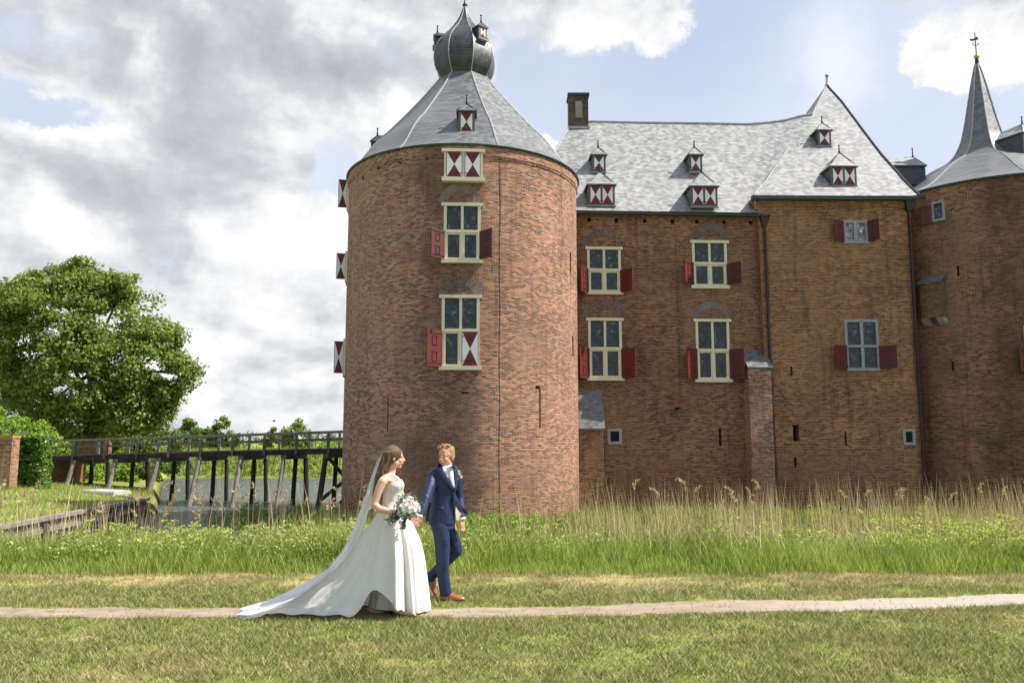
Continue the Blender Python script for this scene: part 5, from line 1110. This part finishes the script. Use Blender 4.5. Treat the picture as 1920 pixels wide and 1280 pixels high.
# hair: cap, braid ridge, long waves
f_, r_, u_ = basis((.96, .26, -.02)); b = MB(); b.ell(P(-.016, 0, .030), (.104, .088, .100), rot, 24, 16)
hp = [(729, 846, 15, .085), (725, 860, 14, .092), (720, 874, 12.5, .10), (715, 888, 11.5, .105), (710.5, 903, 9.5, .10), (706.5, 918, 7.5, .08), (703, 931, 5, .05), (701, 941, 1.5, .01)]
rg = []; n = 36
hpd = []
for i in range(len(hp) - 1):
    for k in range(4): hpd.append(tuple(hp[i][j] + (hp[i + 1][j] - hp[i][j]) * k / 4 for j in range(4)))
hpd.append(hp[-1])
for i, (px, py, hx, hy) in enumerate(hpd): c = Bp(px, py, .0); rg.append([c + Vector(((hx / U) * math.cos(t_ * 2 * math.pi / n), hy * math.sin(t_ * 2 * math.pi / n), 0)) * (1 + .10 * math.sin(t_ * 2 * math.pi / n * 9 + 1.4 * math.sin(i * .8))) for t_ in range(n)])
b.rings(rg)
b.tube([P(.085, -.052, .055), P(.04, -.088, .035), P(-.02, -.098, .012), P(-.08, -.075, -.005), P(-.115, -.02, -.01)], [.010, .018, .022, .022, .018], 10)
b.tube([P(.072, -.070, .02), P(.02, -.088, -.02), P(-.03, -.085, -.06)], [.006, .014, .02], 8)
hair = remesh(b.build('hair', M['hairb'], bride, True), .006, 4); hair['label'] = 'long wavy brown hair, half up'
for k in range(9):
    t_ = k / 8; c = P(.04 - .15 * t_, -.102 + .055 * t_ ** 2, .048 - .05 * t_ + random.uniform(-.008, .008)); fb = MB()
    for j in range(5): a = j * 2 * math.pi / 5; e1 = Vector((math.cos(a), -.3, math.sin(a))) * .010; e2 = Vector((math.cos(a + .7), -.2, math.sin(a + .7))) * .013; e3 = Vector((math.cos(a + 1.2), -.3, math.sin(a + 1.2))) * .010; fb.face([c, c + e1, c + e2 * 1.2, c + e3])
    fb.ell(c, (.004,) * 3, n=6, m=5); fb.build('hair_flower', M['white'], hair)
# dress
NP = 160; YBw = Bp(732, 950)
wc = Bp(733, 950); hem_c = at(742, 1150, YB) + Vector((0, .14, 0)); fwd = Vector((1, 0, 0))
PH = [2 * math.pi * k / NP for k in range(NP)]
tt = np.linspace(0, 1, 7); TFH = [0, .086, .224, .37, .57, .80, 1]; TFV = [0, .187, .39, .61, .775, .925, 1]; FFH = [0, .40, .66, .79, .86, .93, 1]; FFV = tt
def fold(ph, t_): return (.42 * math.sin(31 * ph + 3 * math.sin(3 * ph)) + .5 * math.sin(9 * ph + 1.3 + 1.2 * t_) + .35 * math.sin(17 * ph + .4 + 2 * math.sin(ph * 2)) + .3 * math.sin(5 * ph + 2.2)) * (.3 + .7 * abs(math.sin(ph * 1.5 + .6)))
def skirt(b, lift, shrink=1., low=.012, amp=1., tail=1., rows=44, fq=1.):
    rg = []
    for i in range(rows):
        t_ = i / (rows - 1); row = []
        for ph in PH:
            c = math.cos(ph); s = math.sin(ph); wb = 1 - (1 - max(0, -c)) ** 4
            W = Vector((wc.x + c * 17.0 / U, wc.y + s * .135, wc.z))
            if c >= 0: H = Vector((hem_c.x + c * 54 / U * shrink, hem_c.y + s * .37 * shrink, low))
            else: H = Vector((hem_c.x + c * 1.66 * (1 if tail > .9 else tail) * shrink, hem_c.y + s * (.37 + .08 * (-c) * (1 if tail > .9 else 0)) * shrink, low))
            hpx = 742 + (H.x - hem_c.x) * U
            if lift and s < .15: H.z += (.27 + .03 * math.sin(hpx * .5)) * math.exp(-((hpx - 704) / (19 if hpx < 704 else 44)) ** 2) + .012 * math.exp(-((hpx - 770) / 30) ** 2)
            if lift and hpx < 660: H.z += .018 + .02 * abs(math.sin(ph * 14)) * (1 if s < 0 else .5)
            fh = float(np.interp(t_, tt, FFH)) * (1 - wb) + float(np.interp(t_, tt, TFH)) * wb; fv = float(np.interp(t_, tt, FFV)) * (1 - wb) + float(np.interp(t_, tt, TFV)) * wb
            q = Vector((W.x + (H.x - W.x) * fh, W.y + (H.y - W.y) * fh, W.z + (H.z - W.z) * fv))
            a = .078 * amp * t_ ** .8 * fold(ph * fq, t_) * (1 - .6 * wb * t_); q += Vector((c * .8, s, .25 * wb)) * a
            q.z = max(q.z, low * .6 if t_ < 1 else min(q.z, max(H.z, low)) if q.z > 0 else low); row.append(q)
        rg.append(row)
    b.rings(rg, caps=False)
b = MB(); skirt(b, True); sk = b.build('skirt', M['dress'], bride, True); sk['label'] = 'white skirt with a long train spread over the path'
sd = sk.modifiers.new('thick', 'SOLIDIFY'); sd.thickness = .004; ss = sk.modifiers.new('smooth', 'SUBSURF'); ss.levels = ss.render_levels = 1
b = MB(); skirt(b, False, .60, .06, 1.0, .30, 24); us = b.build('underskirt', M['lining'], bride, True)
b = MB(); L = [(736.5, 904, 18.6, .160), (737.5, 910, 19.8, .160), (737, 918, 18.6, .145), (735.5, 928, 17, .130), (734, 940, 16, .122), (733.2, 950, 17.2, .137), (733.5, 958, 18.6, .15)]
Ld = []
for i in range(len(L) - 1):
    for k in range(4): Ld.append(tuple(L[i][j] + (L[i + 1][j] - L[i][j]) * k / 4 for j in range(4)))
Ld.append(L[-1]); rg = []; n = 48; f = Vector((1, .1, 0)).normalized(); r = Vector((-f.y, f.x, 0))
for i, (px, py, hx, hy) in enumerate(Ld):
    row = []
    for k in range(n):
        a = k * 2 * math.pi / n; c = Bp(px, py); bl = .018 * math.exp(-((py - 911) / 7) ** 2) * (max(0, math.cos(a - .9)) ** 6 + max(0, math.cos(a + .9)) ** 6)
        q = c + f * (hx / U + bl) * math.cos(a) + r * (hy + bl * .4) * math.sin(a)
        if i < 6: q.z += (1 - i / 6) * (.030 * (max(0, math.cos(a - .75)) ** 8 + max(0, math.cos(a + .75)) ** 8) - .035 * max(0, -math.cos(a)))
        row.append(q)
    rg.append(row)
b.rings(rg, caps=False); bo_ = b.build('bodice', M['lace'], bride, True); bo_['label'] = 'fitted ivory lace bodice'; s2 = bo_.modifiers.new('thick', 'SOLIDIFY'); s2.thickness = .006; s2.offset = 1
for sy in (-1, 1):
    b = MB(); dy = .10 * sy; pts = [Bp(752, 903, dy * .9), Bp(744, 895, dy * 1.15), Bp(734, 889.5, dy * 1.2), Bp(724, 893, dy * 1.15), Bp(720, 903, dy)]; b.tube(pts, .014, 8, flat=.4); b.build('strap', M['lace'], bride, True)
# bracelet and sandal
b = MB(); c = Bp(736, 959.5, -.238); b.tube([c + Vector((.002 * math.cos(a), .029 * math.cos(a), .029 * math.sin(a))) for a in np.linspace(0, 6.283, 15)], .004, 6); b.build('bracelet', M['lead'], bride, True)
b = MB(); b.tube([Bp(752, 1143, -.16), Bp(757, 1141, -.13), Bp(761, 1144, -.09)], .006, 6); b.tube([Bp(768, 1148, -.17), Bp(771, 1146.5, -.14), Bp(773, 1149, -.10)], .007, 6); b.tube([Bp(733, 1148, -.05), Bp(732, 1154, -.05)], [.02, .008], 8)
b.hexa([Vector(p) for p in [tuple(Bp(748, 1153, -.17)), tuple(Bp(781, 1156, -.17)), tuple(Bp(781, 1156, -.10)), tuple(Bp(748, 1153, -.10))] + [tuple(Bp(748, 1150.5, -.17)), tuple(Bp(781, 1154, -.17)), tuple(Bp(781, 1154, -.10)), tuple(Bp(748, 1150.5, -.10))]]); b.build('sandal', M['sole'], bride)
# veil: a bunched panel blown back from the crown, spreading over the train
vp = [(723.5, 845, 2.5, .05), (719, 848, 5, .08), (714, 862, 7.5, .10), (706, 885, 8, .12), (699, 907, 8, .13), (692, 930, 8.5, .14), (685, 951, 9, .15), (676, 978, 10, .16), (666, 1005, 11, .18), (653, 1030, 13, .20), (634, 1055, 20, .24), (612, 1078, 24, .28), (584, 1100, 30, .32), (552, 1120, 36, .35), (515, 1136, 38, .38), (478, 1147, 30, .36), (452, 1152, 12, .25)]
vp = [(a, b_, c * .8, d * .72) for a, b_, c, d in vp]; vd = []
for i in range(len(vp) - 1):
    for k in range(4): vd.append(tuple(vp[i][j] + (vp[i + 1][j] - vp[i][j]) * k / 4 for j in range(4)))
vd.append(vp[-1]); n = 64; rg = []
for i, (px, py, hx, hy) in enumerate(vd):
    c = Bp(px, py, 0); low = max(0, (py - 1030) / 120); c.z = max(c.z, .03 + .0 * low); row = []
    tl = max(0, min(1, (py - 1020) / 60))
    for k in range(n):
        a = k * 2 * math.pi / n; g = 1 + .16 * math.sin(a * 7 + i * .05) + .10 * math.sin(a * 13 + 1 + i * .08)
        e = Vector((hx / U * math.cos(a), 0, 0)) * (1 - tl) + Vector((hx / U * .75 * math.cos(a), 0, hx / U * .5 * math.cos(a))) * tl
        q = c + e + Vector((0, hy * math.sin(a) * g, 0)); q.z = max(q.z, .012); row.append(q)
    rg.append(row)
b = MB(); b.rings(rg, caps=False); v_ = b.build('veil', M['veil'], bride, True); v_['label'] = 'long sheer white veil falling behind her'

# ---------------- groom
YG = 9.50; G = lambda px, py, dy=0.: at(px, py, YG + dy); UG = F / YG
groom = empty('person', tuple(G(840, 1125)), 'groom in a navy blue suit with tan shoes, walking and looking back at the bride', 'person')
fB = Vector((.42, -.91, 0)).normalized(); rB = Vector((.91, .42, 0)).normalized()
b = MB(); gs = 1.06; hc = G(836.5, 855.5, -.02); Pg, rotg = head(b, hc, (-.42, -.90, -.02), gs, True)
limb(b, [G(837, 868, .0), G(836, 880, .02)], [.062, .066])
def gring(b, L, n=32, grow=0.):
    rg = []
    for px, py, hx, hd in L: c = G(px, py); rg.append([c + rB * (hx / UG / .91 + grow) * math.cos(t_ * 2 * math.pi / n) + fB * (hd + grow) * math.sin(t_ * 2 * math.pi / n) for t_ in range(n)])
    b.rings(rg)
JR = [(836, 871, 9, .065), (834.5, 874.5, 15, .082), (832.5, 878.5, 21.5, .098), (831.5, 885, 25, .112), (832, 898, 22.5, .125), (833, 912, 21, .126), (832, 926, 19.6, .120), (830.5, 940, 19.6, .120), (829, 955, 21, .128), (828.5, 970, 22.3, .133), (828.5, 982, 22.8, .135)]
gring(b, [(px, py, hx * .8, hd * .75) for px, py, hx, hd in JR]); 
limb(b, [G(818, 893, -.05), G(798, 934, -.26), G(790, 966, -.36)], [.04, .035, .026]); hand(b, G(790, 967, -.365), (-.42, -.1, -1), (-.9, .5, 0), -1, .8, 1.08)
limb(b, [G(848, 893, .06), G(861, 930, .12), G(865, 972, .02)], [.04, .035, .026]); hand(b, G(865.5, 974, .015), (.12, .05, -1), (-.8, .5, 0), 1, .75, 1.08)
limb(b, [G(825, 975), G(830, 1045), G(837, 1116)], [.07, .05, .035]); limb(b, [G(842, 975, .1), G(857, 1032, .12), G(806, 1084, .2)], [.07, .045, .03])
remesh(b.build('body', M['sking'], groom, True), .0055, 5); face(groom, Pg, rotg, gs, True, 'hairg')
b = MB(); b.ell(Pg(-.022, 0, .052), (.100 * gs, .082 * gs, .078 * gs), rotg, 24, 16)
for q in (-1, 1): b.ell(Pg(-.02, q * .070, .01), (.052 * gs, .014 * gs, .045 * gs), rotg)
b.ell(Pg(-.06, 0, -.01), (.052 * gs, .070 * gs, .07 * gs), rotg)
for k in range(46):
    a = random.uniform(-1, 1); x_ = random.uniform(-.08, .085); c = Pg(x_, a * .06, .050 + .082 * math.sqrt(max(.05, 1 - (x_ / .11) ** 2 - (a * .6) ** 2))); f2 = rotg @ Vector((.6, .5 + random.uniform(-.5, .5), .25)); b.tube([c - f2 * .012, c + f2 * .006, c + f2 * .028 + rotg @ Vector((0, 0, random.uniform(-.002, .012)))], [.010, .009, .003], 6)
hg = remesh(b.build('hair', M['hairg'], groom, True), .005, 3); hg['label'] = 'short tousled ginger hair'
# jacket
b = MB(); gring(b, JR)
limb(b, [G(817, 887, -.03), G(811.5, 893, -.07), G(806, 912, -.16), G(798.5, 933, -.25)], [.058, .064, .062, .055]); limb(b, [G(798.5, 933, -.25), G(793.5, 950, -.31), G(789.5, 964, -.355)], [.056, .050, .043])
limb(b, [G(850, 882, .06), G(856, 900, .09), G(859, 916, .11), G(861, 932, .12)], [.062, .060, .056, .052]); limb(b, [G(861, 932, .12), G(864, 952, .08), G(866, 969, .03)], [.052, .047, .042])
b.hexa([G(803, 940, .10), G(815, 945, .12), G(815, 945, .16), G(803, 940, .15), G(798, 976, .10), G(813, 980, .12), G(813, 980, .16), G(798, 976, .15)])
jk = b.build('suit_jacket', M['navy'], groom, True); remesh(jk, .008, 4)
cut = MB(); cut.rings([[Vector(p) for p in r_] for r_ in []] or [[G(828 + math.cos(t_ * .785) * 1, 900) for t_ in range(8)]] * 2, caps=False)
jm = MB(); gring(jm, JR, 48, .003); bv = BVHTree.FromPolygons([tuple(v) for v in jm.v], jm.f)
def on_jacket(px, py, off=.008):
    d = ray(px, py).normalized(); loc, nor, idx, dist = bv.ray_cast(EYE, d)
    if loc is None: loc = G(px, py, -.11); nor = Vector((0, -1, 0))
    if nor.dot(d) > 0: nor = -nor
    return loc + nor * off
def patch(name, left, right, m_, off=.010, rows=10, cols=6, th=.004, bulge=.0, parent=None):
    """cloth panel laid over the chest between two image-space edges"""
    b = MB(); gl = []
    for i in range(rows + 1):
        t_ = i / rows; k = t_ * (len(left) - 1); a = int(min(k, len(left) - 2)); fr = k - a
        l = [left[a][j] + (left[a + 1][j] - left[a][j]) * fr for j in (0, 1)]; k = t_ * (len(right) - 1); a = int(min(k, len(right) - 2)); fr = k - a; r = [right[a][j] + (right[a + 1][j] - right[a][j]) * fr for j in (0, 1)]
        gl.append([on_jacket(l[0] + (r[0] - l[0]) * c / cols, l[1] + (r[1] - l[1]) * c / cols, off + bulge * math.sin(math.pi * c / cols)) for c in range(cols + 1)])
    b.rings(gl, caps=False, closed=False); o = b.build(name, m_, parent or groom, True); s_ = o.modifiers.new('thick', 'SOLIDIFY'); s_.thickness = th; s_.offset = 0; return o
sh_ = patch('shirt', [(826, 872), (831, 885), (840, 900), (849, 915)], [(847, 872), (850, 885), (851, 900), (850.5, 915)], M['shirt'], .010)
b = MB(); b.tube([G(825, 871, -.05), G(831, 874.5, -.09), G(840, 877, -.10), G(848, 873.5, -.05)], [.012, .013, .013, .011], 10, flat=.6); b.tube([G(826, 868, .03), G(825, 871, -.05)], .012, 8); b.tube([G(848, 873.5, -.05), G(846, 869, .04)], .012, 8); b.build('collar', M['shirt'], sh_, True)
patch('tie', [(838.5, 875), (840, 879), (841.5, 895), (846.5, 913)], [(844.5, 875), (844.5, 879), (848.5, 895), (850.5, 913)], M['tie'], .020, bulge=.006)
lp = patch('lapel', [(823, 867), (818.5, 886), (829, 900), (848, 919)], [(827, 870), (833, 886), (842, 900), (851, 918)], M['navyd'], .020, bulge=.004); patch('lapel', [(846, 869), (849.5, 885), (850.5, 900), (850, 918)], [(849, 870), (856, 884), (855.5, 900), (851, 920)], M['navyd'], .018, bulge=.004)
patch('pocket_flap', [(815.5, 948), (815.5, 953)], [(832, 951), (832, 956)], M['navyd'], .010, 3, 4)
b = MB(); 
for py in (921, 938): b.ell(on_jacket(849.5, py, .012), (.008, .006, .008))
b.build('button', M['sole'], groom, True)
# the blown-back front panel with its pale lining
def sheet(name, pts, m_, thick, parent):
    b = MB(); c = sum(pts, Vector()) / len(pts); n = (pts[1] - pts[0]).cross(pts[2] - pts[0]).normalized(); q = [p + n * thick for p in pts]; k = len(pts)
    for i in range(k): j = (i + 1) % k; b.face([pts[i], pts[j], c]); b.face([q[j], q[i], c + n * thick]); b.face([pts[j], pts[i], q[i], q[j]])
    return b.build(name, m_, parent)
fl = sheet('jacket_front', [G(851, 919, -.07), G(854, 927, -.05), G(862, 943, .0), G(871, 953, .03), G(876, 960, .05), G(874, 965, .05), G(870, 966.5, .04), G(861, 958, -.01), G(854, 946, -.06), G(850, 935, -.09)], M['navyd'], .012, groom)
sheet('lining', [G(854, 948, -.055), G(861, 959, -.012), G(870, 967, .038), G(866, 970, .03), G(859, 975.5, .0), G(855, 974, -.03), G(853.5, 960, -.05)], M['cream_l'], .008, fl)
for x_, y_, dy, dx in ((788.5, 966.5, -.362, -.3), (866.3, 972, .025, .1)):
    b = MB(); b.tube([G(x_, y_ - 3, dy), G(x_ + dx * 3, y_ + 1.5, dy)], [.040, .038], 14); b.build('shirt_cuff', M['shirt'], groom, True)
b = MB(); gring(b, [(828.5, 968, 20, .115), (828.5, 980, 20, .12), (829.5, 992, 19, .12)])
limb(b, [G(825.5, 985, -.05), G(828.5, 1010, -.05), G(829.5, 1030, -.05), G(829.5, 1048, -.05), G(830, 1068, -.03), G(832.5, 1090, -.02), G(835.5, 1108, -.01)], [.098, .092, .085, .080, .072, .069, .070])
b.tube([G(835.5, 1106, -.01), G(836.5, 1115.5, -.01)], [.072, .070], 16)
limb(b, [G(839, 988, .09), G(847, 1005, .11), G(853, 1020, .12), G(856, 1032, .13)], [.088, .082, .076, .071]); limb(b, [G(856, 1032, .13), G(842, 1046, .15), G(825, 1063, .17), G(812, 1076, .18)], [.071, .066, .062, .060]); b.tube([G(812, 1076, .18), G(803.5, 1084.5, .19)], [.062, .064], 16)
tr_ = b.build('trousers', M['navy'], groom, True); remesh(tr_, .008, 4)
def shoe(heel, d, up, ln, mt='shoe'):
    d = Vector(d).normalized(); up = (Vector(up) - d * Vector(up).dot(d)).normalized(); s = d.cross(up); b = MB(); rg = []
    for f_, w_, h_ in ((0, .022, .060), (.04, .032, .068), (.15, .036, .080), (.32, .036, .084), (.46, .040, .066), (.62, .046, .048), (.78, .046, .040), (.9, .036, .032), (.97, .022, .022), (1., .008, .012)):
        c = Vector(heel) + d * ln * f_ + up * .012; rg.append([c + s * w_ * math.cos(a) + up * (h_ * max(0, math.sin(a)) + .004 * min(0, math.sin(a))) for a in np.linspace(0, 2 * math.pi, 21)[:-1]])
    b.rings(rg); o = b.build('shoe', M[mt], groom, True)
    b = MB(); rg = []
    for f_, w_ in ((-.01, .022), (.05, .035), (.3, .036), (.31, .034), (.6, .047), (.8, .047), (.93, .034), (1.02, .008)):
        c = Vector(heel) + d * ln * f_; rg.append([c + s * w_ + up * .013, c - s * w_ + up * .013, c - s * w_ - up * (.012 if f_ < .305 else -.002), c + s * w_ - up * (.012 if f_ < .305 else -.002)])
    b.rings(rg); b.build('sole', M['sole'], o); return o
hl = G(826, 1124.5, -.01); hl.z = .014; shoe(hl, (1, -.18, .0), (0, 0, 1), .285)
hl = G(798.5, 1084, .2); shoe(hl, (.50, -.25, -.86), (.85, .1, .5), .235)
# boutonniere
def rose(b, c, rr, axis, mi=0, layers=3):
    axis = Vector(axis).normalized(); t1 = axis.orthogonal().normalized(); t2 = axis.cross(t1); c = Vector(c)
    b.ell(c, (rr * .42,) * 3, n=8, m=6, mi=mi)
    for L_ in range(layers):
        k = 5 + L_; rad = rr * (.38 + .26 * L_); tilt = .35 + .45 * L_
        for j in range(k):
            a0 = (j + .5 * L_) * 2 * math.pi / k; rows_ = []
            for v_ in (0, .5, 1.):
                row = []
                for h_ in (-1, -.33, .33, 1):
                    a = a0 + h_ * 3.6 / k * (.55 if v_ == 0 else 1 if v_ == .5 else .8); rd = rad * (.35 + .65 * v_) + rr * tilt * .25 * v_ * v_; z_ = rr * (-.45 + v_ * (1.05 - .28 * L_))
                    row.append(c + (t1 * math.cos(a) + t2 * math.sin(a)) * rd + axis * (z_ - (abs(h_) ** 2) * rr * .12 * v_))
                rows_.append(row)
            b.rings(rows_, mi, caps=False, closed=False)
M['petal'] = simple('blush_petal', (.82, .73, .67), .6, .08, 40, .1); M['petalp'] = simple('pink_petal', (.76, .52, .47), .6, .12, 30, .1); M['petalw'] = simple('white_petal', (.84, .82, .77), .6, .05, 40, .1)
M['olive'] = leaf_mat('eucalyptus_leaf', [(.04, .06, .03), (.12, .16, .09), (.24, .28, .19)], .2)
bt = MB(); c = on_jacket(857, 888, .03)
for q in (Vector((0, 0, 0)), Vector((.022, -.01, -.03)), Vector((-.01, 0, .03))): rose(bt, c + q, .020, (.3, -1, .2), 0, 2)
bt_o = bt.build('boutonniere', M['petal'], groom, True)
V_, U_ = leafcloud(np.array([list(c)] * 16) + rng.normal(0, .022, (16, 3)), np.full(16, .035), aspect=.35); npmesh('leaf_sprig', V_, None, M['olive'], uv=U_, parent=bt_o)
# ---------------- bouquet, held in the bride's near hand
bc = Bp(765, 950, -.27); bq = empty('bouquet', tuple(bc), 'round bouquet of white and blush roses with olive leaves in the bride\'s hand', 'bouquet')
V_ = []; ax = Vector((.25, -.85, .35)).normalized(); t1 = ax.orthogonal().normalized(); t2 = ax.cross(t1)
for k in range(21):
    if k == 0: q = Vector((0, 0, 0)); el = 1
    elif k < 8: a = k * 2 * math.pi / 7; el = .80; q = (t1 * math.cos(a) + t2 * math.sin(a)) * .054
    else: a = k * 2 * math.pi / 13 + .3; el = .35; q = (t1 * math.cos(a) + t2 * math.sin(a)) * .092
    c = bc + q + ax * (.085 * el - .02) + Vector((random.uniform(-.008, .008),) * 3); b = MB(); rose(b, c, random.uniform(.026, .037), (q * 6 + ax * .8), 0, 3)
    b.build('rose', [M['petal'], M['petalw'], M['petalw'], M['petalw'], M['petalp']][k % 5], bq, True)
P_ = []; 
for k in range(150): a = random.uniform(0, 6.28); rr_ = random.uniform(.07, .14); P_.append(bc + (t1 * math.cos(a) + t2 * math.sin(a)) * rr_ + ax * random.uniform(-.06, .05))
for k in range(90): f_ = random.random(); P_.append(bc + Vector((-.05 - .13 * f_, random.uniform(-.05, .05), -.06 - .07 * f_)) + Vector([random.gauss(0, .022) for _ in range(3)]))
for k in range(40): f_ = random.random(); P_.append(bc + Vector((-.02 - .03 * f_, -.04, -.10 - .12 * f_)) + Vector([random.gauss(0, .012) for _ in range(3)]))
P_ = np.array([list(p) for p in P_]); V_, U_ = leafcloud(P_, np.full(len(P_), .060), aspect=.30); npmesh('foliage', V_, None, M['olive'], uv=U_, parent=bq)
b = MB()
for k in range(9): a = k * .7; q = Vector((math.cos(a) * .012, math.sin(a) * .012, 0)); b.tube([bc - ax * .02 + q * 2, Bp(750, 962, -.215) + q, Bp(742, 975, -.17) + q * 1.6], .004, 6)
b.build('stems', M['olive'], bq)
